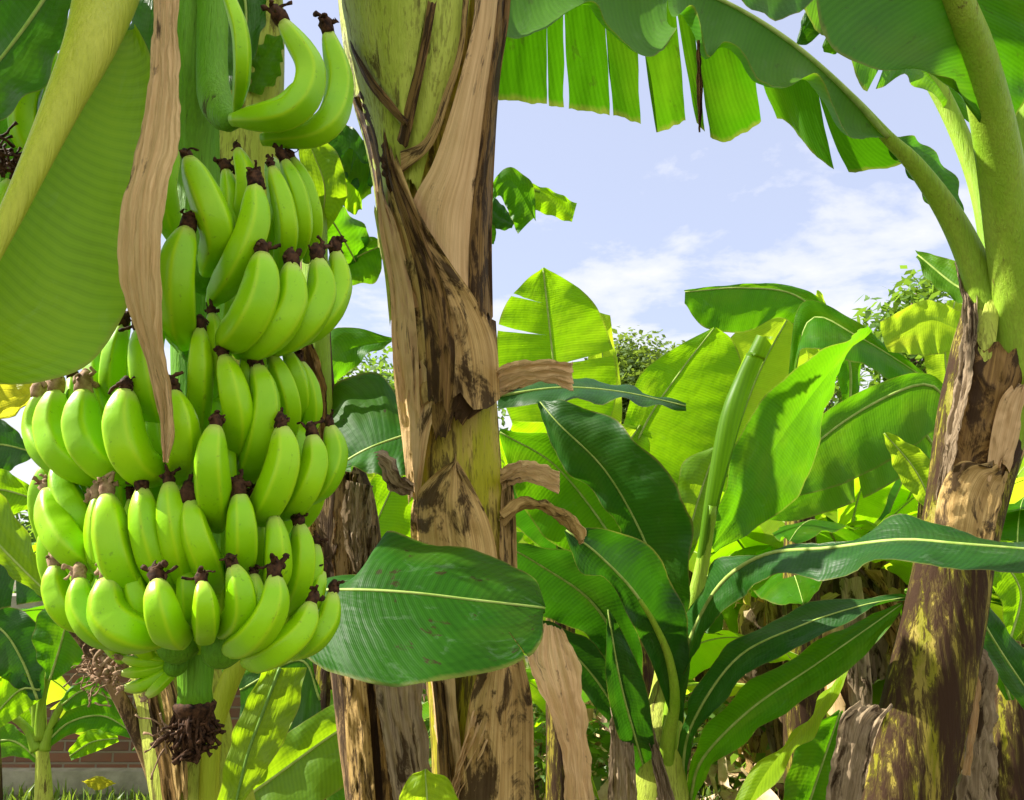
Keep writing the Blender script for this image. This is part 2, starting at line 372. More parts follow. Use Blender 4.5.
# ------------------------------------------------------------------ pseudostems
class Trunk:
    def __init__(s, d, tab): s.d = d; s.tab = tab      # tab: (py, centre px, half width px)
    def c(s, y): return lin([(t[0], t[1]) for t in s.tab], y)
    def h(s, y): return lin([(t[0], t[2]) for t in s.tab], y)
    def build(s, parent, mat, seed=0, nlay=5, n=150, seg=72):
        P = [W(x, y, s.d) for y, x, h in s.tab]; R = [h*s.d/F for y, x, h in s.tab]
        if P[-1].z > 0:
            e = P[-1].copy(); dd = (P[-1]-P[-2]); dd = dd/abs(dd.z); e = e+dd*(e.z+.1)*.6; e.z = -.08; P.append(e); R.append(R[-1]*1.25)
        Q = cr([Vector((*p, r)) for p, r in zip(P, R)], n); S = [q.xyz for q in Q]; K = [Vector((q.w, 0, 0)) for q in Q]
        def sh(th, t):
            x = 1
            for k in range(nlay):
                ph = (th/(2*PI)+k*.37+t*(.8+.25*k)*(-1)**k+seed*.21) % 1.0
                x += .022*(ph if ph < .96 else (1-ph)*24)
            return x-.022*nlay*.5+.03*noise.noise(Vector((math.cos(th)*1.5, math.sin(th)*1.5, t*9+seed)))+.012*noise.noise(Vector((math.cos(th)*9, math.sin(th)*9, t*12+seed)))
        V, Fc, U = tube(S, [k.x for k in K], seg, sh, flat=.92)
        return mesh('pseudostem', V, Fc, M[mat], parent, U)
    def front(s, px, py, off=0.):
        h = s.h(py); q = (px-s.c(py))/h; r = h*s.d/F
        k = math.sqrt(max(0, 1-min(1, abs(q))**2))
        return W(px, py, s.d-r*k*.96-off)
    def sheath(s, parent, L, R, mat, name='dead_sheath', off=.006, lift=.01, nu=46, nv=14, seed=0, crumple=.004, edge=.0, raise_l=0., raise_r=0., ragged=12.):
        A = cr([Vector((x, y, 0)) for x, y in L], nu); B = cr([Vector((x, y, 0)) for x, y in R], nu)
        V = []; U = []; Fc = []; q = 0
        for i in range(nu+1):
            if i: q += ((A[i]+B[i])*.5-(A[i-1]+B[i-1])*.5).length*s.d/F
            for j in range(nv+1):
                v = j/nv; p = A[i].lerp(B[i], v)
                rg = ragged*(noise.noise(Vector((v*3, seed*2.2, 3)))*1.4+noise.noise(Vector((v*11, seed*2.2, 8))))*(1-min(i, nu-i)/(nu*.5))**3
                u = i/nu
                o = off+lift*math.sin(PI*v)*.5+raise_l*(1-v)**3+raise_r*v**3
                o += crumple*(noise.noise(Vector((q*16, v*5, seed)))+.6*noise.noise(Vector((q*40, v*13, seed+4))))
                V.append(s.front(p.x, p.y+rg, o)); U.append((q, v))
        for i in range(nu):
            for j in range(nv):
                a = i*(nv+1)+j; Fc.append((a, a+nv+1, a+nv+2, a+1))
        return mesh(name, V, Fc, M[mat], parent, U)

# ------------------------------------------------------------------ bananas
BX = 193
def bd(px, py, k, extra=0):
    q = max(-1, min(1, (px-BX)/172)); return 1.0-.175*k*math.sqrt(1-q*q*.92)-extra
def blossom(parent, p, dirv, s, mat='blossom', seed=0):
    rng = random.Random(seed); mb = MB()
    lump = lambda th, t: 1+.45*noise.noise(Vector((math.cos(th)*1.6+seed, math.sin(th)*1.6, t*5)))
    V, Fc, U = tube([p-dirv*.003*s, p+dirv*.002*s, p+dirv*.006*s, p+dirv*.010*s, p+dirv*.015*s], [.0060*s, .0058*s, .0066*s, .0052*s, .002*s], 14, lump); mb.add(V, Fc, U)
    for k in range(rng.choice((5, 6, 7))):                       # shrivelled petals: crumpled narrow flakes
        a = (dirv*rng.uniform(.4, 1.3)+Vector((rng.uniform(-1, 1), rng.uniform(-1, .5), rng.uniform(-.5, .9)))).normalized()
        L = s*rng.uniform(.008, .021); n_ = 7; P = [p+dirv*.006*s]; sd = a.cross(Vector((rng.uniform(-1, 1), rng.uniform(-1, 1), rng.uniform(-1, 1)))).normalized()
        for i in range(n_):
            a = (a+Vector((rng.gauss(0, 1), rng.gauss(0, 1), rng.gauss(0, 1)))*.42).normalized(); P.append(P[-1]+a*L/n_)
        w = rng.uniform(.0012, .0034)*s
        V, Fc, U = tube(P, [w*rng.uniform(.5, 1.15) for _ in P], 7, flat=rng.uniform(.3, .8)); mb.add(V, Fc, U)
    return mb.build('blossom_remnant', M[mat], parent)
def banana(parent, pts, w, z=0, tip=True, seed=0, lit=False, k3=(1.06, 1.10, 1.02, .72), dfix=None, mat='fruit', into=None):
    """pts: four picture points from blossom end to stalk end; w = width in px"""
    n = len(pts); P = []
    for i, (x, y) in enumerate(pts):
        f = i/(n-1)*3; a = int(min(2, f)); k = k3[a]+(k3[a+1]-k3[a])*(f-a)
        d = (dfix+f*.008) if dfix else bd(x, y, k, z)
        P.append(W(x, y, d))
    S = cr(P, 26); r = w*.5*(bd(*pts[1], 1.05) if not dfix else dfix)/F
    prof = [(0, .38), (.015, .46), (.06, .60), (.14, .80), (.28, .97), (.5, 1.03), (.72, .96), (.88, .72), (.96, .48), (1, .40)]
    R = [r*lin(prof, i/26) for i in range(27)]
    rs = random.Random(seed); ph = rs.random()*1.2; lop = 0; w *= .91
    def sh(th, t):
        q = ((th+ph+lop) % (2*PI/5))-PI/5; k = .72*min(1, .35+3*min(t, 1-t))
        return (1-k)+k*.93*math.cos(PI/5)/math.cos(q)*1.09+.02*math.cos(th+ph*9)
    V, Fc, U = tube(S, R, 30, sh)
    U = [(u+ph/(2*PI), v) for u, v in U]
    if into is not None: into.add(V, Fc, U); return
    o = mesh('banana', V, Fc, M[mat], parent, U)
    if tip:
        dv = (S[0]-S[2]).normalized()
        blossom(o, S[0]+dv*.001, dv, min(1.25, w/25.)*rs.uniform(.75, 1.2), 'blossom_lit' if lit else 'blossom', seed*7+3)
    return o

def u_of(L, d, x, n=300):
    S = cr(P3(L, d), n); T = [cam_px(p) for p in S]; return min(range(n+1), key=lambda i: abs(T[i]-x))/n
def cam_px(p): v = p-CAM; c, s_ = math.cos(PITCH), math.sin(PITCH); return 512+F*v.x/(v.y*c+v.z*s_)
# ================================================================== camera, light, sky
cam = bpy.data.cameras.new('camera'); co = bpy.data.objects.new('camera', cam); C.objects.link(co)
co.location = CAM; co.rotation_euler = (PI/2+PITCH, 0, 0); cam.sensor_width = 36; cam.lens = 36*F/1024
cam.clip_start = .02; cam.clip_end = 2000; bpy.context.scene.camera = co
sl = bpy.data.lights.new('sun', 'SUN'); sl.energy = 5.0; sl.angle = math.radians(.5); sl.color = (1, .95, .86)
so = bpy.data.objects.new('sun', sl); C.objects.link(so); so.rotation_euler = SUN.to_track_quat('Z', 'Y').to_euler()
so.location = (-6, 2, 8)
wd = bpy.data.worlds.new('World'); bpy.context.scene.world = wd; wd.use_nodes = True
wt = wd.node_tree; wt.nodes.clear(); g = N(wt)
sky = g.n('ShaderNodeTexSky', sky_type='NISHITA'); sky.sun_disc = False
sky.sun_elevation = math.asin(SUN.z); sky.sun_rotation = math.atan2(SUN.x, SUN.y)
sky.air_density = 1.0; sky.dust_density = 1.2; sky.ozone_density = 2.0
tc = g.n('ShaderNodeTexCoord'); sp = g.n('ShaderNodeSeparateXYZ'); g.l(tc.outputs['Generated'], sp.inputs[0])
zz = g.m('ADD', g.m('MAXIMUM', sp.outputs[2], 0.), .16)
pv = g.comb(g.m('DIVIDE', sp.outputs[0], zz), g.m('DIVIDE', sp.outputs[1], zz), .0)
c1 = g.noise(pv, 2.9, 8, .58, .2); c2 = g.noise(pv, .6, 2, .5)
cf = g.m('ADD', g.m('MULTIPLY', c1, .75), g.m('MULTIPLY', c2, .25))
cf = g.m('ADD', cf, g.m('MULTIPLY', g.m('SUBTRACT', .37, sp.outputs[2]), .62))
cl = g.m('MULTIPLY', g.ramp(cf, [(.515, 0.), (.575, .55), (.68, 1.)]), 1.)
hz = g.mix(.70, sky.outputs[0], (3.1, 3.3, 4.25))            # thin high haze over the whole sky
# broken unseen cloud added overhead and behind the viewer to fill the shade
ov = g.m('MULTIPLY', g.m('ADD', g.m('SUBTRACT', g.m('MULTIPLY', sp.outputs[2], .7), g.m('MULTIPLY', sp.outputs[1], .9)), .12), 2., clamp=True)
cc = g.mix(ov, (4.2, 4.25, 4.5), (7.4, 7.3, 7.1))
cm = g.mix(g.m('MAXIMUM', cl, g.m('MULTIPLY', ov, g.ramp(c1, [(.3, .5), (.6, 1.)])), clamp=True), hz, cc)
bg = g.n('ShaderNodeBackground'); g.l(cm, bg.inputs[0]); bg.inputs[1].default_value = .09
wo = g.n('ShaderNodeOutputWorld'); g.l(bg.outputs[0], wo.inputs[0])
vs = bpy.context.scene.view_settings; vs.view_transform = 'Standard'; vs.look = 'None'; vs.gamma = 1; vs.exposure = 1.45
bpy.context.scene.cycles.max_bounces = 8; bpy.context.scene.cycles.transparent_max_bounces = 4

# ================================================================== ground
m, t = nt('ground'); g = N(t); tc = g.n('ShaderNodeTexCoord')
a = g.noise(tc.outputs['Object'], 1.3, 5, .6); b = g.noise(tc.outputs['Object'], 24., 5, .7)
col = g.mix(g.ramp(a, [(.42, 0.), (.6, 1.)]), (.03, .055, .012), (.13, .095, .05)); col = g.mix(g.ramp(b, [(.4, 0.), (.6, 1.)]), col, (.10, .085, .04))
p = g.n('ShaderNodeBsdfPrincipled'); g.l(col, p.inputs[0]); p.inputs['Roughness'].default_value = .9; g.l(g.bump(b, .03, .8), p.inputs['Normal'])
o_ = g.n('ShaderNodeOutputMaterial'); g.l(p.outputs[0], o_.inputs[0])
V = []; Fc = []; ng = 90
def gx(i): t = i/ng*2-1; return math.copysign(abs(t)**3*600+abs(t)*14, t)
for j in range(ng+1):
    for i in range(ng+1):
        x, y = gx(i), gx(j)+4; z = .05*noise.noise(Vector((x*.7, y*.7, 0)))-.03 if abs(x) < 30 and abs(y) < 30 else -.03
        V.append((x, y, z))
for j in range(ng):
    for i in range(ng): k = j*(ng+1)+i; Fc.append((k, k+1, k+ng+2, k+ng+1))
tag(mesh('ground', V, Fc, m), kind='structure')

# grass tufts
def scatter(name, mat, n, xr, yr, h, w, seed, lean=.5, avoid=None):
    rng = random.Random(seed); V = []; Fc = []; U = []
    for _ in range(n):
        y = rng.uniform(*yr); x = rng.uniform(xr[0], xr[1])*(y/yr[1]) if xr[0] < 0 else rng.uniform(*xr)
        z = -.03+.05*noise.noise(Vector((x*.7, y*.7, 0))); a = rng.random()*2*PI; hh = h*rng.uniform(.4, 1.2); ww = w*rng.uniform(.6, 1.3)
        dx, dy = math.cos(a)*ww, math.sin(a)*ww; lx, ly = rng.uniform(-lean, lean)*hh, rng.uniform(-lean, lean)*hh
        k = len(V); V += [(x-dx, y-dy, z), (x+dx, y+dy, z), (x+dx*.7+lx*.4, y+dy*.7+ly*.4, z+hh*.6), (x-dx*.7+lx*.4, y-dy*.7+ly*.4, z+hh*.6), (x+lx, y+ly, z+hh*.95)]
        U += [(0, 0)]*5; Fc += [(k, k+1, k+2, k+3), (k+3, k+2, k+4)]
    return tag(mesh(name, V, Fc, mat, None, U, False), kind='stuff')
def quick_leaf(name, a, b, tr, tf=.4):
    m, t = nt(name); g = N(t); tc = g.n('ShaderNodeTexCoord'); q = g.noise(tc.outputs['Object'], 9., 4, .7)
    col = g.mix(g.ramp(q, [(.35, 0.), (.65, 1.)]), a, b)
    p = g.n('ShaderNodeBsdfPrincipled'); g.l(col, p.inputs[0]); p.inputs['Roughness'].default_value = .5
    tt = g.n('ShaderNodeBsdfTranslucent'); tt.inputs[0].default_value = (*tr, 1); mx = g.n('ShaderNodeMixShader'); mx.inputs[0].default_value = tf
    g.l(p.outputs[0], mx.inputs[1]); g.l(tt.outputs[0], mx.inputs[2]); o = g.n('ShaderNodeOutputMaterial'); g.l(mx.outputs[0], o.inputs[0]); return m
M['grass'] = quick_leaf('grass', (.07, .15, .02), (.14, .22, .03), (.28, .40, .03))
M['bush'] = quick_leaf('bush_leaf', (.05, .11, .015), (.10, .19, .02), (.25, .42, .03))
M['tree'] = quick_leaf('tree_leaf', (.045, .10, .012), (.10, .16, .025), (.22, .32, .03))
M['litter'] = simple_mat('litter', (.62, .48, .30), (.34, .22, .11), 6, .8, .003)
scatter('grass', M['grass'], 36000, (-9, 9), (3.2, 12), .11, .008, 3)

# dry leaf litter lying among the stems
rng = random.Random(21); mb = MB()
for _ in range(900):
    y = rng.uniform(4.2, 9.5); x = y*rng.uniform(.0, .75); z = .02+rng.random()**2*.45*max(0, 1-abs(x/y-.42)*4)
    a = rng.random()*2*PI; L = rng.uniform(.12, .55); w = rng.uniform(.02, .075); dv = Vector((math.cos(a), math.sin(a), rng.uniform(-.25, .5)))
    P = [Vector((x, y, z))+dv*L*(i/5)+Vector((0, 0, .05*math.sin(i*1.3+a)))+Vector((rng.uniform(-1, 1), rng.uniform(-1, 1), rng.uniform(0, 1)))*.02 for i in range(6)]
    sd = dv.cross(Vector((rng.uniform(-.6, .6), rng.uniform(-.6, .6), 1))).normalized()
    V = []; Fc = []; U = []
    for i, p_ in enumerate(P):
        ww = w*math.sin(PI*(i+.7)/6.4)
        for j in (-1, -.3, .4, 1): V.append(p_+sd*ww*j+Vector((0, 0, ww*.8*(abs(j)**.8)*rng.uniform(-.2, 1)))); U.append((L*i/5, .5+.5*j))
    for i in range(5):
        for j in range(3): k = i*4+j; Fc.append((k, k+1, k+5, k+4))
    mb.add(V, Fc, U)
tag(mb.build('leaf_litter', M['litter']), kind='stuff')

# ================================================================== brick wall behind the left side
m, t = nt('brick'); g = N(t); tc = g.n('ShaderNodeTexCoord'); mp = g.n('ShaderNodeMapping'); g.l(tc.outputs['Object'], mp.inputs[0])
mp.inputs['Rotation'].default_value = (PI/2, 0, 0)
br = g.n('ShaderNodeTexBrick'); g.l(mp.outputs[0], br.inputs[0]); br.inputs['Scale'].default_value = 1
for k, v in (('Mortar Size', .009), ('Brick Width', .23), ('Row Height', .075), ('Bias', 0.), ('Mortar Smooth', .3)): br.inputs[k].default_value = v
br.inputs['Color1'].default_value = (.17, .062, .034, 1); br.inputs['Color2'].default_value = (.10, .038, .025, 1); br.inputs['Mortar'].default_value = (.17, .13, .10, 1)
q = g.noise(tc.outputs['Object'], 5., 6, .7); col = g.mix(g.m('MULTIPLY', g.ramp(q, [(.4, 0.), (.65, 1.)]), .5), br.outputs[0], (.12, .075, .05))
p = g.n('ShaderNodeBsdfPrincipled'); g.l(col, p.inputs[0]); p.inputs['Roughness'].default_value = .9
nb = g.bump(br.outputs['Fac'], -.008, 1.); g.l(g.bump(q, .01, .5, nb), p.inputs['Normal'])
o_ = g.n('ShaderNodeOutputMaterial'); g.l(p.outputs[0], o_.inputs[0]); M['brick'] = m
M['concrete'] = simple_mat('concrete', (.30, .27, .23), (.19, .17, .14), 7, .9, .01)
def box(x0, x1, y0, y1, z0, z1):
    V = [(x, y, z) for z in (z0, z1) for y in (y0, y1) for x in (x0, x1)]
    return V, [(0, 2, 3, 1), (4, 5, 7, 6), (0, 1, 5, 4), (2, 6, 7, 3), (0, 4, 6, 2), (1, 3, 7, 5)]
wr = thing('brick_wall', 'low red brick garden wall with grey concrete coping behind the banana plants', 'wall', (-4.2, 6.0, 0))
for nm, bx, mt in (('wall_face', (-9, -1.2, 6.0, 6.22, .10, 1.16), 'brick'), ('coping', (-9, -1.2, 5.96, 6.26, 1.16, 1.30), 'concrete'), ('footing', (-9, -1.2, 5.9, 6.3, -.05, .12), 'concrete')):
    V, Fc = box(*bx); mesh(nm, V, Fc, M[mt], wr, smooth=False)
# plain concrete footing bed in front of the wall
# fallen yellow leaf
fl = blade(None, 5.4, [(82, 782), (98, 780), (116, 783)], [(82, 782), (98, 776), (116, 783)], [(82, 782), (98, 790), (116, 783)], 'leaf_yellow', name='fallen_leaf', nu=14, nv=3)
tag(fl, 'fallen yellow leaf lying at the foot of the brick wall', 'leaf')

# ================================================================== A: thick central plant
A = thing('banana_plant', 'thick banana plant in the middle with peeling tan and brown sheaths', 'banana plant', (W(470, 540, 1.5).x, 1.5, 0))
TA = Trunk(1.5, [(-160, 412, 98), (-60, 418, 90), (0, 421, 84), (60, 426, 76), (100, 430, 69), (150, 433, 62), (200, 435, 57), (260, 439, 51), (300, 443, 49), (350, 447, 50), (400, 452, 47), (500, 459, 46), (600, 468, 48), (700, 478, 49), (800, 484, 50), (900, 488, 54)])
TA.tab = [(y, x, h*(.95 if y > 200 else .98)) for y, x, h in TA.tab]; TA.build(A, 'stem', seed=1)
# green clasping sheaths at the top, each overlapping the next with a dry brown margin
TA.sheath(A, [(336, -60), (338, 0), (345, 60), (352, 100), (366, 150), (375, 200), (378, 250)], [(392, -60), (388, 20), (392, 70), (406, 120), (410, 165), (408, 210), (400, 262)], 'stem_green', name='leaf_sheath', off=.016, lift=.03, seed=1, crumple=.002)
TA.sheath(A, [(345, -60), (352, 30), (372, 80), (392, 112), (405, 128)], [(430, -60), (425, 10), (418, 50), (412, 90), (407, 130)], 'stem_green', name='leaf_sheath', off=.030, lift=.03, seed=2, crumple=.002)
TA.sheath(A, [(424, -60), (418, 30), (410, 80), (402, 128), (398, 160)], [(478, -60), (470, 0), (462, 50), (440, 110), (418, 190)], 'stem_green', name='leaf_sheath', off=.018, lift=.02, seed=3, crumple=.002)
# dry margins of those sheaths
TA.sheath(A, [(352, 52), (368, 86), (390, 112), (404, 126)], [(350, 40), (372, 76), (394, 103), (410, 122)], 'dry_brown', name='dry_margin', off=.048, seed=4, nv=4)
TA.sheath(A, [(428, 0), (420, 48), (408, 95), (397, 140)], [(437, 0), (428, 52), (418, 100), (408, 146)], 'dry_brown', name='dry_margin', off=.044, seed=5, nv=4)
TA.sheath(A, [(464, -10), (458, 48), (444, 92), (425, 140), (400, 158)], [(470, -10), (463, 52), (450, 98), (432, 146), (402, 166)], 'dry', name='dry_margin', off=.036, seed=6, nv=4)
TA.sheath(A, [(350, 96), (362, 130), (372, 170), (376, 200), (380, 250)], [(360, 96), (378, 124), (384, 150), (390, 190), (392, 240)], 'dry_brown', name='dry_margin', off=.024, seed=61, nv=5)
# tan sheath on the right running the full height
TA.sheath(A, [(478, -60), (473, 20), (462, 70), (448, 120), (432, 165), (412, 204), (408, 260), (412, 330)], [(512, -60), (508, 0), (500, 60), (494, 120), (491, 200), (490, 280), (494, 350)], 'dry_pale', off=.036, lift=.035, seed=7, crumple=.003)
TA.sheath(A, [(500, -60), (496, 20), (487, 90), (478, 160), (470, 230), (468, 300)], [(512, -60), (510, 10), (500, 80), (495, 150), (492, 230), (493, 320)], 'dry_brown', off=.050, lift=.02, seed=8, crumple=.004)
# broad torn tan sheath crossing the middle
TA.sheath(A, [(384, 150), (388, 200), (392, 250), (396, 300), (396, 350), (408, 400)], [(396, 160), (420, 215), (450, 262), (476, 300), (496, 345), (500, 405)], 'dry', off=.030, lift=.04, seed=9, crumple=.010, raise_r=.03)
TA.sheath(A, [(383, 135), (386, 165), (395, 200), (408, 240), (418, 280), (424, 330), (428, 400)], [(386, 135), (394, 168), (408, 200), (428, 245), (448, 300), (455, 350), (452, 410)], 'dry_brown', off=.058, lift=.03, seed=10, crumple=.008, raise_l=.015, raise_r=.015)
TA.sheath(A, [(376, 190), (380, 235), (390, 290), (392, 345), (398, 400)], [(384, 195), (398, 230), (412, 290), (418, 350), (420, 410)], 'dry_pale', off=.050, lift=.02, seed=11, crumple=.010, raise_l=.02)
TA.sheath(A, [(374, 215), (384, 270), (390, 330)], [(380, 215), (393, 270), (402, 330)], 'stem_green', name='leaf_sheath', off=.046, seed=12, crumple=.003)
TA.sheath(A, [(392, 330), (394, 380), (402, 440), (408, 500)], [(450, 330), (440, 390), (428, 440), (420, 500)], 'dry_pale', off=.030, lift=.02, seed=13, crumple=.008, raise_r=.004)
TA.sheath(A, [(425, 300), (430, 350), (428, 400), (436, 440)], [(496, 320), (498, 370), (492, 400), (470, 418)], 'dry_brown', off=.034, lift=.02, seed=14, crumple=.008)
# cup of dead sheath at the middle and stubs below
TA.sheath(A, [(455, 460), (430, 478), (412, 505), (412, 560), (418, 640)], [(457, 460), (472, 485), (492, 530), (500, 580), (505, 640)], 'dry', off=.026, lift=.03, seed=15, crumple=.010, raise_l=.015, raise_r=.01)
TA.sheath(A, [(503, 470), (500, 520), (500, 570), (506, 640)], [(512, 470), (516, 520), (518, 580), (524, 640)], 'dry', off=.02, lift=.01, seed=16, crumple=.01)
TA.sheath(A, [(424, 640), (428, 700), (440, 760), (444, 860)], [(455, 650), (456, 700), (462, 760), (466, 860)], 'dry_pale', off=.02, lift=.01, seed=17, crumple=.01)
TA.sheath(A, [(482, 660), (470, 700), (462, 760), (455, 860)], [(522, 660), (532, 700), (534, 760), (534, 860)], 'dry', off=.05, lift=.05, seed=18, crumple=.010, raise_l=.02)
TA.sheath(A, [(430, 660), (436, 720), (446, 860)], [(440, 660), (448, 720), (462, 860)], 'dry_brown', off=.032, seed=171, crumple=.01)
strip(A, 1.42, [(370, 668), (380, 720), (388, 770), (400, 840)], [(420, 668), (424, 720), (432, 770), (440, 840)], 'dry_grey', ripple=.01, crumple=.012, seed=19, arch=.25)
strip(A, 1.38, [(538, 622, 1.42), (528, 655, 1.38), (545, 700, 1.34), (560, 745, 1.34), (566, 810, 1.36)], [(562, 628, 1.42), (578, 660, 1.4), (584, 700, 1.38), (588, 745, 1.38), (594, 810, 1.38)], 'dry_pale', ripple=.012, crumple=.010, seed=20, arch=.2)
strip(A, 1.36, [(500, 655, 1.42), (482, 690, 1.38), (470, 720, 1.34), (450, 790, 1.36)], [(516, 660, 1.42), (500, 705, 1.36), (490, 735, 1.34), (456, 800, 1.36)], 'dry_pale', ripple=.012, crumple=.02, seed=21, arch=.3)
# dead leaf stubs sticking out sideways
def stub(par, pts, w, mat, seed, d, name='dead_leaf_base'):
    Lp = [(x-0*w, y-h, *z) for (x, y, h, *z) in pts]; Rp = [(x, y+h, *[q+.05 for q in z]) for (x, y, h, *z) in pts]
    return strip(par, d, Lp, Rp, mat, name=name, ripple=.008, crumple=.012, seed=seed, arch=.35)
stub(A, [(494, 385, 16, 1.44), (515, 375, 14, 1.40), (545, 370, 11, 1.38), (572, 374, 14, 1.40)], 0, 'dry_pale', 31, 1.4)
stub(A, [(500, 478, 10, 1.44), (520, 470, 10, 1.42), (540, 473, 11, 1.38), (560, 480, 9, 1.38)], 0, 'dry_pale', 32, 1.4)
stub(A, [(414, 492, 5, 1.42), (398, 484, 9, 1.38), (386, 468, 12, 1.38), (378, 456, 6, 1.4)], 0, 'dry_grey', 33, 1.4)
stub(A, [(500, 520, 8, 1.42), (520, 503, 5, 1.42), (548, 506, 3, 1.42), (572, 522, 6, 1.42), (584, 540, 3, 1.42)], 0, 'dry', 34, 1.4)
stub(A, [(388, 145, 6, 1.40), (386, 160, 9, 1.38), (390, 178, 7, 1.36), (396, 192, 4, 1.38)], 0, 'blossom', 35, 1.4, 'withered_bract')
# big leaf of the central plant high up, out of the picture, and the strips hanging to the right
blade(A, 1.5, [(400, -60, 1.5), (330, -320, 1.7), (100, -520, 1.8), (-250, -560, 1.7)], [(400, -60, 1.5), (240, -260, 1.4), (60, -380, 1.35), (-250, -560, 1.7)], [(400, -60, 1.5), (420, -420, 2.0), (130, -700, 2.3), (-250, -560, 1.7)], 'leaf', rib=(14, 3), seed=40, tears=((.4, 0, .3, .01), (.6, 1, .3, .01), (.8, 0, .2, .01)))

# ================================================================== B: plant that carries the bunch
B = thing('banana_plant', 'banana plant at the left whose trunk rises behind the hanging green bunch', 'banana plant', (W(180, 540, 1.45).x, 1.45, 0))
TB = Trunk(1.42, [(-70, 225, 40), (0, 240, 47), (200, 235, 48), (330, 232, 48), (500, 205, 46), (640, 176, 42), (700, 182, 40), (760, 192, 41), (800, 200, 42), (900, 215, 46)])
TB.build(B, 'stem_green', seed=5, nlay=4)
TB.sheath(B, [(140, 640), (142, 700), (150, 760), (158, 860)], [(150, 640), (158, 700), (172, 760), (190, 860)], 'dry_brown', off=.02, seed=51, crumple=.008)
TB.sheath(B, [(150, 660), (160, 690), (168, 740), (176, 800)], [(162, 660), (176, 690), (186, 740), (188, 800)], 'dry', off=.03, seed=52, crumple=.01)
# big backlit blade at upper left with its thick petiole (seen from below)
stalk(B, .7, [(120, -60, 36, .80), (108, -10, 34, .76), (90, 45, 27, .72), (62, 105, 20, .69), (32, 170, 15, .66), (2, 232, 12, .64), (-60, 350, 8, .62)], 'petiole_pale', n=30, seg=20)
blade(B, .72, [(128, 30, .78), (88, 70, .745), (52, 130, .72), (18, 200, .70), (-14, 265, .68), (-70, 370, .66)],
      [(136, 26, .78), (152, 60, .79), (155, 110, .80), (152, 170, .80), (146, 235, .79), (126, 310, .77), (92, 362, .75), (40, 382, .73), (-10, 384, .71), (-80, 380, .68)],
      [(122, 30, .79), (84, 66, .78), (46, 120, .765), (10, 190, .75), (-26, 260, .73), (-80, 380, .68)], 'leaf_waxy', arch=-.16, ripple=.004, seed=60, nv=14, nu=70)
blade(B, .98, [(-70, 430), (0, 408), (52, 384)], [(-70, 400), (-10, 380), (54, 381)], [(-70, 440), (10, 416), (54, 386)], 'leaf_yellow', seed=61, nu=24)
# dead brown leaf hanging in front of the stalk
strip(B, .74, [(154, -30, .76), (152, 30, .75), (148, 85, .74), (134, 150, .73), (122, 195, .72), (118, 245, .72), (124, 300, .73), (141, 350, .745), (156, 400, .75), (160, 435, .755), (163, 462, .755)],
      [(180, -30, .76), (178, 30, .75), (179, 85, .735), (178, 140, .72), (165, 190, .70), (161, 240, .70), (161, 300, .715), (163, 350, .735), (172, 395, .75), (171, 428, .75), (167, 463, .755)], 'dry_pale', name='dead_leaf', ripple=.004, crumple=.004, pleat=.0022, ejag=.003, seed=62, nu=110, nv=16, arch=.28)
# dark shaded blades in the upper left corner
blade(B, 1.15, [(80, -60), (30, 20), (-40, 110)], [(30, -90), (-20, -20), (-80, 50)], [(84, -50), (66, 30), (38, 92), (-20, 132)], 'leaf_dark', rib=(5, 3), seed=63)
blade(B, 1.30, [(160, -40), (148, 30), (140, 90)], [(150, -40), (128, 20), (136, 90)], [(172, -40), (160, 40), (146, 92)], 'leaf_dark', seed=64, nu=24)
blade(B, 1.2, [(230, -60), (246, 10), (238, 90)], [(215, -60), (216, 20), (224, 90)], [(262, -60), (266, 12), (244, 78)], 'leaf_dark', rib=(4, 2), seed=65)
blade(B, 1.35, [(282, 34), (266, 60), (252, 92)], [(270, 36), (252, 58), (244, 90)], [(284, 42), (280, 78), (262, 94)], 'leaf', seed=66, nu=24)
# long petiole and drooping blade running out at lower left
stalk(B, 1.3, [(-60, 470, 9, 1.25), (0, 540, 7, 1.28), (60, 610, 6, 1.32), (105, 672, 6, 1.36), (150, 760, 8, 1.42), (180, 860, 10, 1.42)], 'stem_old', seg=10)
blade(B, 1.24, [(-60, 475), (-10, 535), (48, 594)], [(-60, 440), (-10, 480), (40, 556), (50, 592)], [(-60, 500), (-20, 545), (30, 590), (48, 598)], 'leaf_waxy', seed=67, rib=(4, 2), nu=24)
# large glossy leaf in front of the central trunk
blade(B, 1.12, [(545, 608, 1.12), (480, 601, 1.10), (410, 593, 1.10), (350, 590, 1.13), (300, 592, 1.2), (250, 600, 1.32)],
      [(545, 608, 1.12), (538, 650, 1.06), (500, 668, 1.02), (440, 684, 1.0), (380, 686, 1.0), (330, 672, 1.04), (296, 650, 1.10), (262, 625, 1.25)],
      [(545, 605, 1.12), (530, 575, 1.16), (490, 556, 1.20), (440, 543, 1.22), (386, 531, 1.24), (398, 566, 1.22), (350, 577, 1.22), (310, 580, 1.26), (262, 590, 1.33)], 'leaf_deep', rib=(2.2, 5.5), seed=68, arch=.10, nu=110, nv=14, ripple=.006, tears=((u_of([(545, 605, 1.12), (530, 575, 1.16), (490, 556, 1.20), (440, 543, 1.22), (386, 531, 1.24), (398, 566, 1.22), (350, 577, 1.22), (310, 580, 1.26), (262, 590, 1.33)], 1.2, 393), 1, .0, .03), (.16, 0, .75, .004)), ejag=.002)
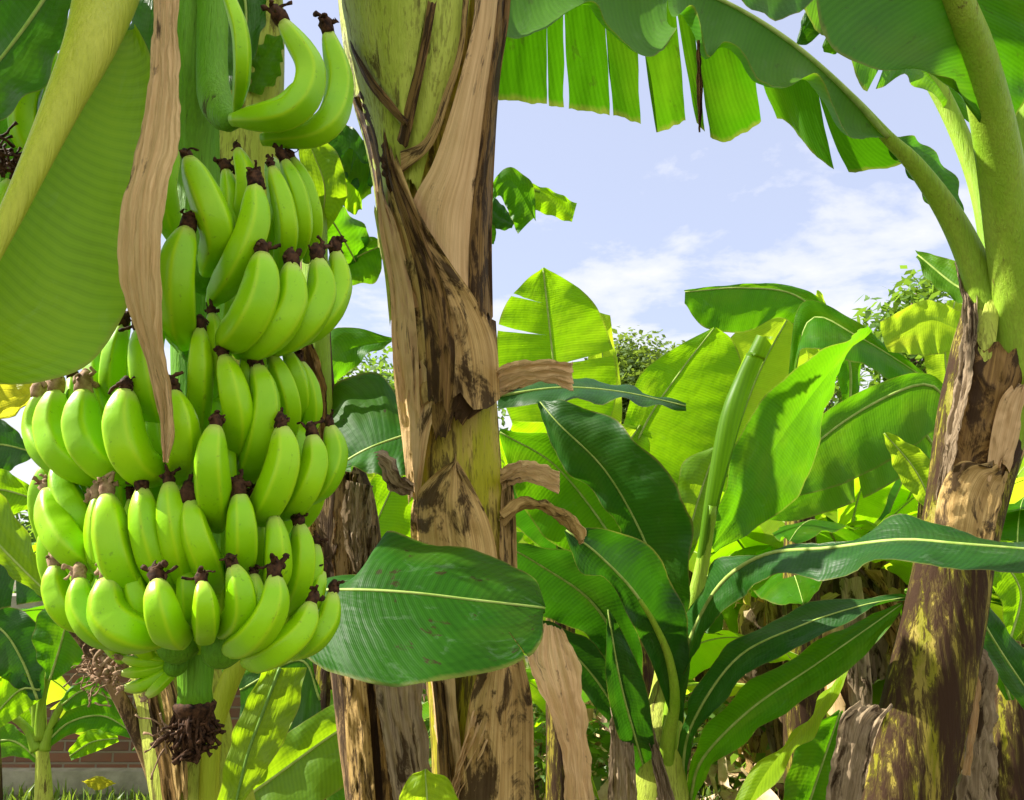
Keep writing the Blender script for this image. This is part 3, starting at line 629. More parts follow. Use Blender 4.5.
# pale blade hanging below the bunch on the right
blade(B, 1.28, [(280, 668), (262, 715), (246, 760), (230, 830)], [(262, 672), (240, 715), (226, 760), (216, 830)], [(306, 668), (296, 715), (276, 755), (236, 815), (232, 835)], 'leaf_waxy', rib=(3, 2.5), ribmat='rib_dark', seed=69, arch=.08)
stalk(B, 1.36, [(245, 650, 9), (226, 690, 10), (212, 740, 9), (208, 820, 10)], 'petiole_pale')
blade3(B, [Vector(v) for v in ((-.45, 1.38, 2.75), (-.72, 1.05, 2.92), (-.92, .70, 2.80), (-1.0, .35, 2.45))], [Vector(v) for v in ((-.45, 1.38, 2.75), (-.54, 1.05, 3.18), (-.72, .70, 3.08), (-1.0, .35, 2.45))], [Vector(v) for v in ((-.45, 1.38, 2.75), (-.98, 1.05, 2.60), (-1.26, .68, 2.34), (-1.05, .35, 2.30))], 'leaf', rib=(.02, .006), seed=73)  # unseen leaf added towards the sun to shade the big left blade
# leaves of the crown of this plant, above and to the left (they shade the bunch)
blade(B, 1.3, [(250, -100, 1.4), (60, -330, 1.5), (-250, -480, 1.5), (-560, -440, 1.4)], [(250, -100, 1.4), (-20, -190, 1.15), (-260, -240, 1.1), (-560, -440, 1.4)], [(250, -100, 1.4), (100, -450, 1.9), (-240, -650, 2.0), (-560, -440, 1.4)], 'leaf', rib=(14, 3), seed=70, tears=((.35, 0, .3, .01), (.5, 1, .3, .01), (.7, 0, .2, .01)))
blade(B, 1.0, [(230, -100, 1.4), (100, -260, 1.0), (-100, -300, .7), (-330, -200, .5)], [(230, -100, 1.4), (0, -120, 1.0), (-160, -150, .72), (-330, -200, .5)], [(230, -100, 1.4), (200, -360, .95), (-60, -480, .65), (-330, -200, .5)], 'leaf', rib=(14, 3), seed=71)

# ================================================================== the bunch
BU = thing('banana_bunch', 'large hanging bunch of green bananas in tiers with dark withered tips', 'banana bunch', W(198, 760, 1.0))
stalk(BU, 1.0, [(185, -60, 26, .98), (190, 0, 26, .98), (194, 80, 25, .98), (196, 160, 24, 1.0), (197, 300, 26, 1.0), (198, 450, 24, 1.0), (197, 600, 22, 1.0), (196, 650, 19, .99), (195, 690, 15, .985), (195, 708, 17, .985)], 'stalk', name='stalk', n=50, seg=40, flat=1.0,
      shape=lambda th, t: 1+.03*math.cos(14*th))
ban = [
 # (points tip..base, width, depth step toward viewer)
 ([(283, 22), (310, 70), (292, 112), (232, 120)], 34, .03), ([(328, 32), (340, 85), (322, 128), (262, 140)], 33, .01), ([(300, 82), (285, 102), (262, 112), (238, 116)], 20, -.01),
 ([(225, -14), (240, 30), (242, 75), (236, 112)], 20, .02), 
 ([(189, 160), (207, 200), (219, 238), (206, 272)], 39, .01), ([(187, 229), (177, 268), (177, 308), (184, 346)], 41, .02),
 ([(255, 186), (254, 225), (236, 268), (212, 302)], 36, .01), ([(272, 168), (284, 205), (287, 240), (278, 275)], 26, -.01), ([(284, 160), (298, 192), (303, 228), (296, 262)], 24, -.02), ([(292, 158), (307, 190), (314, 225), (306, 262)], 22, -.035),
 ([(262, 255), (261, 290), (246, 325), (222, 345)], 43, .03), ([(291, 265), (291, 303), (270, 336), (238, 353)], 38, .02), ([(318, 260), (321, 295), (300, 329), (262, 353)], 36, .01), ([(336, 252), (339, 287), (320, 322), (286, 345)], 31, 0),
 ([(200, 329), (200, 362), (199, 398), (196, 440)], 28, -.01), ([(224, 357), (233, 390), (238, 425), (232, 462)], 33, .0), ([(257, 366), (265, 400), (258, 445), (242, 486)], 35, -.01),
 ([(271, 355), (284, 385), (289, 412), (284, 445)], 27, -.03), ([(286, 350), (297, 375), (301, 400), (296, 430)], 23, -.045),
 ([(122, 326), (116, 352), (114, 385), (120, 420)], 28, -.02), ([(141, 330), (145, 365), (152, 400), (164, 434)], 34, .0), ([(173, 392), (181, 420), (183, 448), (178, 480)], 34, .02),
 ([(125, 391), (123, 428), (136, 462), (166, 478)], 41, .03), ([(84, 391), (83, 428), (98, 458), (134, 480)], 40, .02), ([(56, 391), (54, 426), (68, 458), (104, 482)], 38, .01), ([(38, 396), (36, 428), (50, 455), (84, 478)], 30, -.01),
 ([(94, 352), (98, 385), (108, 418), (120, 445)], 30, -.03), ([(72, 378), (76, 405), (88, 430), (104, 450)], 24, -.03),
 ([(215, 427), (211, 458), (213, 492), (218, 528)], 36, .03), ([(282, 428), (284, 460), (272, 496), (252, 524)], 37, .02), ([(312, 436), (315, 462), (304, 492), (284, 516)], 31, .01), ([(330, 426), (335, 453), (326, 480), (306, 503)], 27, 0),
 ([(274, 517), (277, 547), (276, 576), (262, 604)], 29, .01), ([(299, 524), (303, 552), (298, 585), (280, 615)], 29, -.01), ([(316, 545), (314, 570), (306, 592), (290, 612)], 22, -.03),
 ([(239, 494), (242, 522), (242, 552), (236, 580)], 32, .02), ([(190, 501), (195, 532), (206, 562), (216, 590)], 32, .02), ([(169, 484), (173, 518), (181, 556), (190, 592)], 32, .02), ([(142, 490), (146, 524), (157, 562), (174, 596)], 34, .02),
 ([(107, 496), (111, 534), (122, 570), (146, 596)], 38, .03), ([(97, 498), (97, 534), (104, 566), (122, 590)], 26, .0), ([(58, 466), (65, 494), (80, 520), (102, 545)], 33, -.01), ([(47, 491), (56, 524), (74, 550), (102, 568)], 35, .02),
 ([(55, 566), (56, 590), (66, 612), (88, 628)], 29, .01), ([(79, 579), (82, 607), (98, 630), (126, 644)], 31, .03), ([(107, 579), (108, 612), (130, 632), (172, 634)], 40, .04), ([(157, 581), (161, 606), (169, 628), (184, 640)], 33, .05),
 ([(202, 583), (205, 602), (206, 622), (205, 640)], 26, .05), ([(233, 567), (241, 592), (239, 616), (220, 632)], 31, .04), ([(275, 576), (273, 606), (256, 634), (228, 650)], 33, .05), ([(311, 604), (301, 630), (276, 651), (246, 662)], 31, .04), ([(333, 593), (328, 620), (312, 641), (288, 655)], 26, .01),
 ([(238, 150), (246, 180), (243, 215), (232, 245)], 26, -.03), ([(226, 170), (230, 200), (226, 235), (215, 262)], 24, -.04), ([(212, 315), (216, 345), (214, 375), (206, 400)], 26, -.03), ([(246, 352), (250, 380), (248, 410), (238, 440)], 26, -.03), ([(300, 362), (310, 388), (312, 415), (304, 440)], 22, -.05),
 ([(154, 400), (156, 430), (162, 460), (172, 484)], 26, -.03), ([(228, 440), (226, 470), (224, 500), (222, 530)], 26, -.03), ([(256, 500), (258, 530), (258, 560), (250, 590)], 26, -.03), ([(132, 500), (134, 530), (142, 560), (152, 590)], 26, -.03), ([(186, 560), (188, 590), (190, 615), (194, 632)], 24, .0), ([(254, 575), (254, 600), (246, 622), (230, 640)], 24, .01), ([(132, 566), (134, 592), (146, 615), (166, 628)], 26, .01),
 ([(322, 571), (316, 595), (306, 612), (290, 625)], 20, -.02)]
for i, (pts, w, z) in enumerate(ban):
    banana(BU, pts, w, z, seed=i, lit=pts[0][0] < 120 and pts[0][1] > 380)  # tips on the sunlit lower left get the lighter blossom colour
# inner fruit filling the gaps further in
inn = [(70, 455), (85, 480), (115, 480), (135, 500), (60, 510), (85, 540), (70, 560), (100, 590), (140, 585), (170, 590), (100, 430), (60, 430), (180, 300), (240, 290), (200, 385), (130, 365), (270, 500), (270, 590), (300, 480), (150, 250), (230, 270), (165, 370), (215, 320), (250, 330), (145, 400), (110, 440), (200, 440), (250, 450), (160, 470), (285, 470), (120, 520), (190, 520), (245, 540), (150, 560), (90, 570), (220, 560), (120, 610), (150, 610), (200, 600), (250, 600), (180, 200), (265, 210)]
inner = MB()
for i, (x, y) in enumerate(inn):
    s = 1 if x > 195 else -1
    banana(BU, [(x+s*6, y-50), (x+s*16, y-16), (x+s*10, y+20), (x-s*2, y+50)], 32, 0, tip=False, seed=100+i, k3=(.55, .62, .5, .3), into=inner)
tag(inner.build('inner_bananas', M['fruit'], BU), kind='stuff')
# cushions where each hand joins the stalk
stalk(BU, .94, [(214, -60, 17, .96), (213, 10, 17, .95), (212, 70, 17, .94), (216, 102, 18, .92), (226, 120, 14, .90), (238, 120, 9, .89)], 'stalk', name='hand_cushion', seg=24)
for (x, y, d) in ( (205, 275, .93), (200, 345, .93), (190, 440, .93), (198, 480, .93), (200, 590, .93), (180, 640, .93), (224, 645, .93), (176, 664, .95)):
    c = W(x, y, d); r = .022 if y < 660 else .012
    V, Fc, U = tube([c+Vector((0, r*1.2*s_, r*.6*s_)) for s_ in (-1, -.6, 0, .6, 1)], [r*.4, r*.9, r*1.15, r*.9, r*.4], 14); mesh('hand_cushion', V, Fc, M['stalk'], BU, U)
# small last hand below
for i, (pts, w) in enumerate([([(124, 688), (140, 686), (160, 676), (176, 664)], 15), ([(146, 697), (156, 688), (168, 676), (178, 666)], 13), ([(121, 673), (138, 672), (158, 668), (174, 662)], 13), ([(122, 658), (138, 662), (158, 662), (174, 660)], 12), ([(130, 648), (146, 654), (160, 658), (174, 659)], 12), ([(150, 644), (158, 650), (168, 655), (176, 658)], 10)]):
    banana(BU, pts, w, dfix=.93, seed=200+i, lit=True)
# withered flower tangle at the left under the bunch
def tangle(name, mat, par, c, n, rad, L, r, seed, down=0.):
    rng = random.Random(seed); mb = MB()
    for _ in range(n):
        p = c+Vector((rng.gauss(0, rad[0]), rng.gauss(0, rad[1]), rng.gauss(0, rad[2])))
        a = Vector((rng.uniform(-1, 1), rng.uniform(-1, 1), rng.uniform(-1, 1)-down)).normalized(); P = [p]
        for k in range(5):
            a = (a+Vector((rng.uniform(-1, 1), rng.uniform(-1, 1), rng.uniform(-1, 1)))*.6).normalized(); P.append(P[-1]+a*L/5)
        rr = r*rng.uniform(.6, 1.4); V, Fc, U = tube(P, [rr, rr, rr*.8, rr*.7, rr*.8, rr*1.3], 5); mb.add(V, Fc, U)
    return mb.build(name, M[mat], par)
tangle('withered_flowers', 'blossom_lit', BU, W(100, 672, 1.02), 60, (.010, .010, .017), .020, .0010, 5)
tangle('withered_flowers', 'blossom_lit', BU, W(118, 660, 1.0), 26, (.010, .01, .012), .026, .003, 6)
# rachis end with dark ring and hanging dead bracts
mb = MB(); rng = random.Random(9); c0 = W(195, 706, .985)
for k in range(70):
    a = rng.random()*2*PI; c = c0+Vector((math.cos(a)*.018*rng.uniform(.5, 1.1), math.sin(a)*.018*rng.uniform(.5, 1.1), -.006*rng.random()))
    L = rng.uniform(.015, .05); dr = Vector((math.cos(a)*.35, math.sin(a)*.35, -1)).normalized()
    P = [c, c+dr*L*.4, c+dr*L*.75+Vector((rng.uniform(-1, 1), rng.uniform(-1, 1), 0))*.006, c+dr*L+Vector((rng.uniform(-1, 1), rng.uniform(-1, 1), rng.uniform(-.5, .5)))*.014]
    r = rng.uniform(.0012, .0028); V, Fc, U = tube(P, [r, r*1.1, r*.7, r*1.2], 6); mb.add(V, Fc, U)
mb.build('dead_bracts', M['blossom'], BU)
V, Fc, U = tube([c0+Vector((0, 0, z_)) for z_ in (.006, .002, -.004, -.02, -.045, -.06)], [.020, .0235, .0225, .016, .012, .006], 24, lambda th, t: 1+.05*math.cos(12*th)); mesh('stalk_ring', V, Fc, M['blossom'], BU, U)
tangle('withered_flowers', 'blossom', BU, W(196, 742, .98), 60, (.010, .010, .012), .02, .0017, 8, .4)
tangle('withered_flowers', 'blossom_lit', BU, W(170, 735, .98), 10, (.012, .008, .008), .035, .0012, 9)

# second bunch, far left
B2 = thing('banana_bunch', 'partly hidden green bananas at the left edge behind the broad curved leaf', 'banana bunch', W(0, 250, 1.35))
for i, (pts, w) in enumerate([([(38, 76), (26, 100), (24, 130), (34, 158)], 30), ([(52, 52), (58, 80), (50, 110), (40, 130)], 24), ([(12, 180), (4, 200), (8, 225), (22, 240)], 24), ([(-6, 172), (-14, 200), (-10, 230), (0, 250)], 26), ([(-20, 80), (-28, 110), (-20, 140), (-6, 170)], 26)]):
    banana(B2, pts, w*1.05, dfix=1.3, seed=300+i)
tangle('withered_flowers', 'blossom', B2, W(8, 158, 1.25), 26, (.012, .01, .016), .04, .003, 12)
stalk(B2, 1.36, [(0, -80, 22), (4, 40, 22), (8, 160, 20), (10, 300, 14)], 'stalk', name='stalk')

# ================================================================== C: right hand plant
Cc = thing('banana_plant', 'leaning dark blotched banana plant at the right with long arching petioles', 'banana plant', (W(900, 540, 1.95).x-.2, 1.95, 0))
TC = Trunk(1.95, [(240, 1012, 20), (270, 1010, 30), (300, 1008, 38), (340, 1003, 44), (380, 996, 46), (420, 984, 43), (500, 967, 36), (560, 955, 35), (600, 948, 36), (700, 926, 39), (800, 902, 40), (900, 880, 44)])
TC.build(Cc, 'stem_dark', seed=9)
TC.sheath(Cc, [(966, 330), (956, 400), (945, 450), (938, 510)], [(985, 330), (972, 400), (958, 450), (952, 510)], 'dry_brown', off=.02, seed=81, crumple=.008)
TC.sheath(Cc, [(975, 330), (968, 380), (955, 440), (944, 500)], [(1042, 360), (1035, 400), (1022, 450), (1000, 500)], 'dry_brown', off=.03, seed=82, crumple=.010, raise_l=.01)
TC.sheath(Cc, [(990, 470), (960, 462), (940, 490), (932, 540)], [(1008, 470), (1006, 500), (1000, 530), (994, 545)], 'dry', off=.045, seed=83, crumple=.010, raise_l=.01)
TC.sheath(Cc, [(1012, 380), (1000, 400), (992, 430), (986, 470)], [(1044, 375), (1040, 400), (1030, 440), (1016, 470)], 'dry_pale', off=.045, seed=84, crumple=.012)
TC.sheath(Cc, [(980, 300), (975, 340), (970, 380), (962, 420)], [(1000, 300), (996, 340), (985, 380), (972, 430)], 'stem_green', name='leaf_sheath', off=.03, seed=85, crumple=.003)
strip(Cc, 1.9, [(955, 262, 1.9), (962, 310, 1.86), (958, 370, 1.84), (944, 440, 1.84), (935, 500, 1.86)], [(962, 262, 1.9), (978, 310, 1.84), (972, 370, 1.80), (958, 440, 1.80), (948, 500, 1.84)], 'dry_grey', ripple=.006, crumple=.01, seed=86, arch=.3, name='dead_sheath')
stalk(Cc, 1.9, [(1000, 400, 20, 1.90), (992, 330, 19, 1.88), (976, 270, 16, 1.86), (950, 215, 13, 1.84), (915, 165, 9.5, 1.80), (888, 138, 7, 1.785), (850, 96, 4.5, 1.785), (795, 47, 3, 1.785), (740, 11, 2, 1.785)], 'petiole', seg=18, n=40)
blade(Cc, 1.84, [(962, 236, 1.85), (940, 200, 1.83), (915, 166, 1.80), (886, 137, 1.78)], [(960, 240, 1.86), (932, 204, 1.86), (908, 174, 1.84), (884, 140, 1.79)], [(964, 234, 1.85), (958, 190, 1.86), (945, 160, 1.87), (922, 143, 1.85), (886, 134, 1.78)], 'leaf_arch', seed=191, nu=40, arch=.1, ripple=.01, ejag=.004)
stalk(Cc, 2.0, [(1004, 380, 18, 2.0), (1000, 290, 16, 2.02), (984, 200, 12, 2.04), (958, 130, 10, 2.06), (928, 72, 10, 2.08), (900, 40, 8, 2.1)], 'petiole', seg=16)
stalk(Cc, 1.85, [(996, 470, 18, 1.93), (1012, 390, 24, 1.88), (1020, 320, 25, 1.84), (1010, 240, 24, 1.78), (998, 150, 23, 1.7), (978, 60, 20, 1.6), (955, 0, 18, 1.52), (925, -70, 14, 1.42)], 'petiole', seg=20)
stalk(Cc, 1.95, [(1000, 470, 16, 1.97), (1022, 390, 20, 1.97), (1040, 300, 22, 1.95), (1038, 180, 22, 1.95), (1030, 60, 20, 1.9), (1010, -60, 16, 1.85)], 'petiole', seg=16)
# the great arching leaf across the top: near half curls over, far half hangs in torn strips
CL = [(888, 138, 1.78), (916, 148, 1.84), (900, 166, 1.90), (845, 170, 1.94), (812, 152, 1.95), (778, 118, 1.95), (722, 142, 1.95), (690, 120, 1.94), (658, 132, 1.94), (630, 120, 1.93), (570, 108, 1.92), (490, 98, 1.9), (462, 80, 1.88)]
blade(Cc, 1.78, [(888, 138, 1.78), (850, 95, 1.78), (795, 46, 1.78), (740, 10, 1.78), (690, -12, 1.78), (620, -34, 1.78), (550, -48, 1.78), (470, -50, 1.78)],
      CL,
      [(888, 138, 1.78), (850, 140, 1.68), (835, 108, 1.64), (814, 78, 1.60), (785, 90, 1.58), (757, 82, 1.57), (742, 56, 1.57), (722, 46, 1.57), (704, 64, 1.56), (690, 10, 1.58), (655, 52, 1.56), (610, 28, 1.57), (588, 0, 1.58), (515, 36, 1.57), (480, 0, 1.6)],
      'leaf_arch', rib=(7, 3), seed=90, nu=170, nv=14, arch=.10, archR=.25, ripple=.008, sway=1.1,
      ejag=.010, tears=tuple((u_of(CL, 1.78, x), 0, v0, w) for x, v0, w in ((842, .30, .010), (770, .22, .016), (707, .15, .006), (692, .12, .010), (648, .10, .016), (612, .6, .003), (567, .12, .004), (548, .62, .002)))+((.57, 1, .1, .008),))
strip(Cc, 1.55, [(697, 40), (696, 80), (699, 132)], [(700, 40), (702, 85), (701, 132)], 'dry_brown', seed=91, nu=30, name='torn_strip')
# blades of the thick petiole in the top right corner (seen from below)
blade(Cc, 1.6, [(1000, 150, 1.68), (975, 60, 1.6), (955, 0, 1.52), (920, -80, 1.4)], [(968, 95, 1.62), (930, 72, 1.5), (875, 68, 1.4), (838, 50, 1.34), (812, 6, 1.3), (830, -80, 1.25)], [(1004, 150, 1.68), (1026, 92, 1.66), (1032, 40, 1.6), (1040, -60, 1.5)], 'leaf_arch', seed=92, arch=-.12, nv=10, ripple=.01)
blade(Cc, 2.1, [(962, 118, 2.06), (928, 72, 2.08), (880, 30, 2.1), (820, -40, 2.1)], [(950, 110, 2.06), (905, 80, 1.98), (862, 96, 1.95), (850, 60, 1.95), (800, 10, 1.95)], [(968, 125, 2.06), (972, 90, 2.1), (965, 40, 2.14), (900, -40, 2.16)], 'leaf', seed=93, arch=.1, ripple=.015, tears=((.5, 0, .3, .02),))
blade(Cc, 2.0, [(842, -30), (818, 10), (796, 44)], [(836, -30), (806, 10), (798, 40)], [(852, -30), (838, 14), (806, 46)], 'leaf_dark', seed=94, nu=20)
blade(Cc, 2.0, [(862, -30), (842, 16), (824, 52)], [(852, -20), (834, 16), (822, 48)], [(872, -20), (864, 20), (836, 54)], 'leaf', seed=95, nu=20, tears=((.6, 1, .3, .03),))
blade(Cc, 1.8, [(840, -50), (790, -20), (742, -12)], [(820, -70), (780, -40), (742, -14)], [(840, -20), (782, 18), (730, -6)], 'leaf_dark', seed=96, nu=20)
blade(Cc, 2.3, [(1000, 280, 2.2), (965, 290, 2.3), (918, 255, 2.4)], [(1000, 275, 2.2), (960, 262, 2.3), (915, 250, 2.4)], [(1000, 300, 2.2), (968, 305, 2.25), (930, 282, 2.35), (916, 256, 2.4)], 'leaf', rib=(3, 2), seed=97, nu=24)
# long leaf sweeping across the trunk
strip(Cc, 1.7, [(858, 702, 1.7), (842, 715, 1.68), (832, 760, 1.7), (822, 830, 1.72)], [(893, 706, 1.7), (880, 725, 1.66), (868, 770, 1.68), (856, 830, 1.72)], 'dry_grey', ripple=.008, crumple=.012, seed=98, arch=.35)
strip(Cc, 2.0, [(965, 648, 1.95), (975, 655, 1.93), (968, 720, 1.95), (955, 830, 2.0)], [(985, 650, 1.98), (994, 668, 1.95), (996, 740, 1.97), (1000, 830, 2.0)], 'dry_grey', ripple=.01, crumple=.02, seed=99, arch=.4)
strip(Cc, 1.9, [(968, 660), (972, 700), (964, 775)], [(976, 660), (980, 700), (970, 776)], 'dry_pale', ripple=.006, crumple=.01, seed=100, arch=.4, nu=30)
blade(Cc, 1.9, [(1030, -100, 1.9), (1300, -300, 1.9), (1700, -300, 1.9)], [(1030, -100, 1.9), (1300, -180, 1.6), (1700, -300, 1.9)], [(1030, -100, 1.9), (1300, -460, 2.3), (1700, -300, 1.9)], 'leaf', rib=(14, 3), seed=101)

# ================================================================== D: young plant centre right
D = thing('banana_plant', 'young leafy banana plant right of centre with a rolled upright new leaf', 'banana plant', (W(660, 540, 2.4).x, 2.4, 0))
TD = Trunk(2.4, [(640, 668, 8), (700, 666, 16), (760, 658, 26), (800, 655, 32), (900, 650, 36)])
TD.build(D, 'stem_green', seed=13, n=60, seg=40)
# rolled new leaf (spindle)
def spindle(par, pts, mat, seed):
    n = 70; Q = cr([Vector((*W(x, y, d), h*d/F)) for x, y, h, d in pts], n); S = [q.xyz for q in Q]; K = [Vector((q.w, 0, 0)) for q in Q]
    V = []; U = []; Fc = []; sg = 40; s = 0; T = (S[-1]-S[0]).normalized(); a = Vector((0, -1, 0)); a = (a-T*a.dot(T)).normalized(); b = T.cross(a)
    for i in range(n+1):
        if i: s += (S[i]-S[i-1]).length
        for k in range(sg+1):
            th = k/sg*2*PI*1.45+i*.022; r = K[i].x*(1+.22*(k/sg)+.02*noise.noise(Vector((k*.2, i*.1, seed)))); sl = -.04*(k/sg)*K[i].x/K[-1].x*.6 if i > n*.9 else 0
            V.append(S[i]+a*math.cos(th)*r+b*math.sin(th)*r+T*sl); U.append((.25*k/sg+s*.12, .55+.3*s))
    for i in range(n):
        for k in range(sg): q = i*(sg+1)+k; Fc.append((q, q+1, q+sg+2, q+sg+1))
    return mesh('rolled_leaf', V, Fc, M[mat], par, U)
stalk(D, 2.3, [(664, 790, 10, 2.38), (674, 700, 8, 2.34), (690, 620, 7.5, 2.3), (703, 560, 6.5, 2.3), (712, 505, 5.5, 2.26)], 'petiole')
spindle(D, [(701, 560, 4, 2.3), (714, 490, 7, 2.26), (730, 420, 9.5, 2.22), (745, 378, 8.5, 2.2), (766, 334, 8, 2.16)], 'leaf_waxy', 3)
# broad blade right of the spindle, tip folded over
blade(D, 2.6, [(712, 548, 2.5), (745, 500, 2.55), (780, 440, 2.6), (825, 378, 2.65), (868, 326, 2.65)], [(712, 545, 2.5), (722, 500, 2.5), (745, 425, 2.55), (790, 372, 2.55), (838, 344, 2.5), (868, 326, 2.65)],
      [(716, 552, 2.5), (775, 516, 2.6), (808, 478, 2.66), (823, 420, 2.7), (845, 360, 2.75), (870, 330, 2.68)], 'leaf', seed=110, nv=12, nu=60, arch=.06, ripple=.012)
blade(D, 2.5, [(686, 545), (698, 500), (716, 448)], [(680, 545), (678, 500), (684, 462), (716, 446)], [(692, 548), (712, 510), (722, 446)], 'leaf_waxy', rib=(2, 2), seed=111, nu=30)
# dark blue-green blade hanging on the left
blade(D, 2.15, [(675, 640, 2.3), (662, 590, 2.25), (640, 530, 2.2), (605, 470, 2.15), (560, 425, 2.15), (540, 402, 2.2)], [(670, 640, 2.3), (640, 600, 2.3), (622, 560, 2.25), (618, 520, 2.22), (585, 488, 2.2), (552, 450, 2.2), (538, 404, 2.2)],
      [(682, 640, 2.3), (690, 590, 2.2), (690, 520, 2.1), (678, 490, 2.05), (650, 455, 2.05), (612, 418, 2.1), (545, 400, 2.2)], 'leaf_dark', rib=(3.5, 1.5), seed=112, nv=12, nu=70, arch=.12, ripple=.02)
blade(D, 2.2, [(676, 720, 2.3), (670, 660, 2.2), (640, 600, 2.1), (600, 556, 2.05), (566, 530, 2.05)], [(672, 720, 2.3), (652, 665, 2.2), (630, 620, 2.12), (606, 578, 2.08), (582, 574, 2.05), (570, 548, 2.05), (564, 531, 2.05)], [(682, 720, 2.3), (690, 660, 2.2), (680, 600, 2.15), (648, 545, 2.1), (600, 530, 2.06), (566, 528, 2.05)], 'leaf_dark', rib=(4.5, 2), seed=113, nv=10, nu=60, arch=-.12, ripple=.015)
stalk(D, 2.3, [(662, 800, 10, 2.4), (668, 740, 7, 2.32), (675, 700, 5, 2.25), (669, 658, 4, 2.185), (655, 625, 3, 2.13), (640, 600, 2, 2.09)], 'petiole')
blade(D, 2.3, [(640, 700, 2.4), (622, 650, 2.35), (590, 600, 2.3), (540, 565, 2.25), (505, 545, 2.2)], [(636, 700, 2.4), (600, 655, 2.4), (570, 625, 2.35), (520, 610, 2.3), (500, 548, 2.2)], [(645, 700, 2.4), (640, 640, 2.35), (620, 580, 2.25), (560, 548, 2.2), (505, 543, 2.2)], 'leaf_dark', rib=(4, 2), seed=114, arch=.08, nv=10)
blade(D, 2.35, [(655, 790, 2.4), (610, 700, 2.38), (570, 650, 2.35), (530, 620, 2.3)], [(652, 790, 2.4), (595, 705, 2.4), (552, 660, 2.4), (530, 622, 2.3)], [(660, 790, 2.4), (632, 705, 2.36), (590, 640, 2.3), (530, 618, 2.3)], 'leaf_dark', rib=(3, 2), seed=115)
blade(D, 2.3, [(650, 790, 2.4), (636, 740, 2.3), (620, 680, 2.2), (608, 610, 2.15)], [(648, 790, 2.4), (620, 740, 2.3), (606, 680, 2.2), (607, 610, 2.15)], [(656, 790, 2.4), (654, 740, 2.3), (644, 680, 2.2), (612, 612, 2.15)], 'leaf_dark', rib=(2, 2), seed=116)  # dark leaf colour stands in for the shade low in the centre
# right side: leaf that arches across to the right edge
blade(D, 2.0, [(672, 700, 2.3), (690, 640, 2.2), (720, 585, 2.05), (765, 555, 1.9), (830, 548, 1.75), (900, 540, 1.62), (960, 544, 1.55), (1060, 552, 1.5)], [(668, 700, 2.3), (682, 630, 2.25), (708, 570, 2.15), (748, 553, 2.0), (800, 548, 1.85), (850, 538, 1.75), (896, 517, 1.68), (940, 528, 1.62), (1000, 540, 1.6), (1060, 542, 1.6)],
      [(676, 700, 2.3), (700, 640, 2.12), (735, 600, 1.98), (775, 575, 1.82), (830, 577, 1.68), (880, 560, 1.58), (920, 562, 1.5), (1000, 574, 1.45), (1060, 580, 1.42)], 'leaf_dark', rib=(5, 3), seed=117, arch=.06, nu=80, nv=10, ripple=.012)
blade(D, 2.1, [(682, 790, 2.4), (690, 730, 2.3), (735, 660, 2.15), (800, 626, 2.05), (860, 606, 2.0), (908, 597, 1.98)], [(680, 790, 2.4), (682, 725, 2.32), (718, 655, 2.2), (790, 612, 2.1), (850, 598, 2.03), (908, 596, 1.98)], [(686, 790, 2.4), (698, 735, 2.26), (750, 672, 2.1), (812, 642, 2.0), (865, 612, 1.98), (908, 600, 1.98)], 'leaf_dark', rib=(3.5, 1.2), seed=118, arch=-.12, nu=60)
blade(D, 2.0, [(690, 800, 2.4), (702, 760, 2.3), (750, 710, 2.15), (815, 665, 2.05), (868, 628, 2.0), (902, 604, 1.98)], [(686, 800, 2.4), (695, 750, 2.32), (740, 690, 2.2), (800, 652, 2.1), (855, 622, 2.04), (902, 602, 1.98)], [(694, 800, 2.4), (712, 768, 2.26), (765, 726, 2.1), (832, 680, 2.0), (880, 640, 1.98), (904, 606, 1.98)], 'leaf', rib=(3.5, 1.2), seed=119, arch=-.10, nu=60)
# lower leaves
blade(D, 2.2, [(735, 830, 2.1), (768, 770, 2.1), (815, 712, 2.15), (862, 640, 2.2)], [(722, 830, 2.1), (752, 768, 2.12), (800, 730, 2.15), (830, 690, 2.2), (862, 640, 2.2)], [(738, 832, 2.1), (775, 778, 2.0), (818, 728, 2.1), (840, 690, 2.15), (863, 642, 2.2)], 'leaf_lime', seed=120, nu=40)
blade(D, 2.4, [(800, 830), (820, 770), (840, 712)], [(776, 830), (788, 770), (808, 728), (840, 710)], [(836, 830), (850, 775), (852, 730), (842, 710)], 'leaf', rib=(2.5, 2), seed=121, nu=30)
strip(D, 2.3, [(612, 700, 2.3), (610, 740, 2.3), (606, 830, 2.3)], [(630, 700, 2.34), (634, 750, 2.3), (640, 830, 2.3)], 'dry_grey', crumple=.02, seed=122, arch=.4)
strip(D, 2.3, [(632, 690, 2.3), (650, 750, 2.3), (662, 830, 2.3)], [(638, 690, 2.34), (660, 750, 2.3), (684, 830, 2.3)], 'dry_grey', crumple=.02, seed=123, arch=.4)
# long dark horizontal leaf behind the trunk
blade(D, 2.35, [(650, 640, 2.4), (625, 560, 2.4), (560, 470, 2.42), (500, 432, 2.4)], [(646, 640, 2.4), (600, 580, 2.5), (530, 520, 2.5), (500, 440, 2.4)], [(655, 640, 2.4), (648, 560, 2.4), (590, 450, 2.35), (500, 428, 2.4)], 'leaf', rib=(3, 2), seed=124)

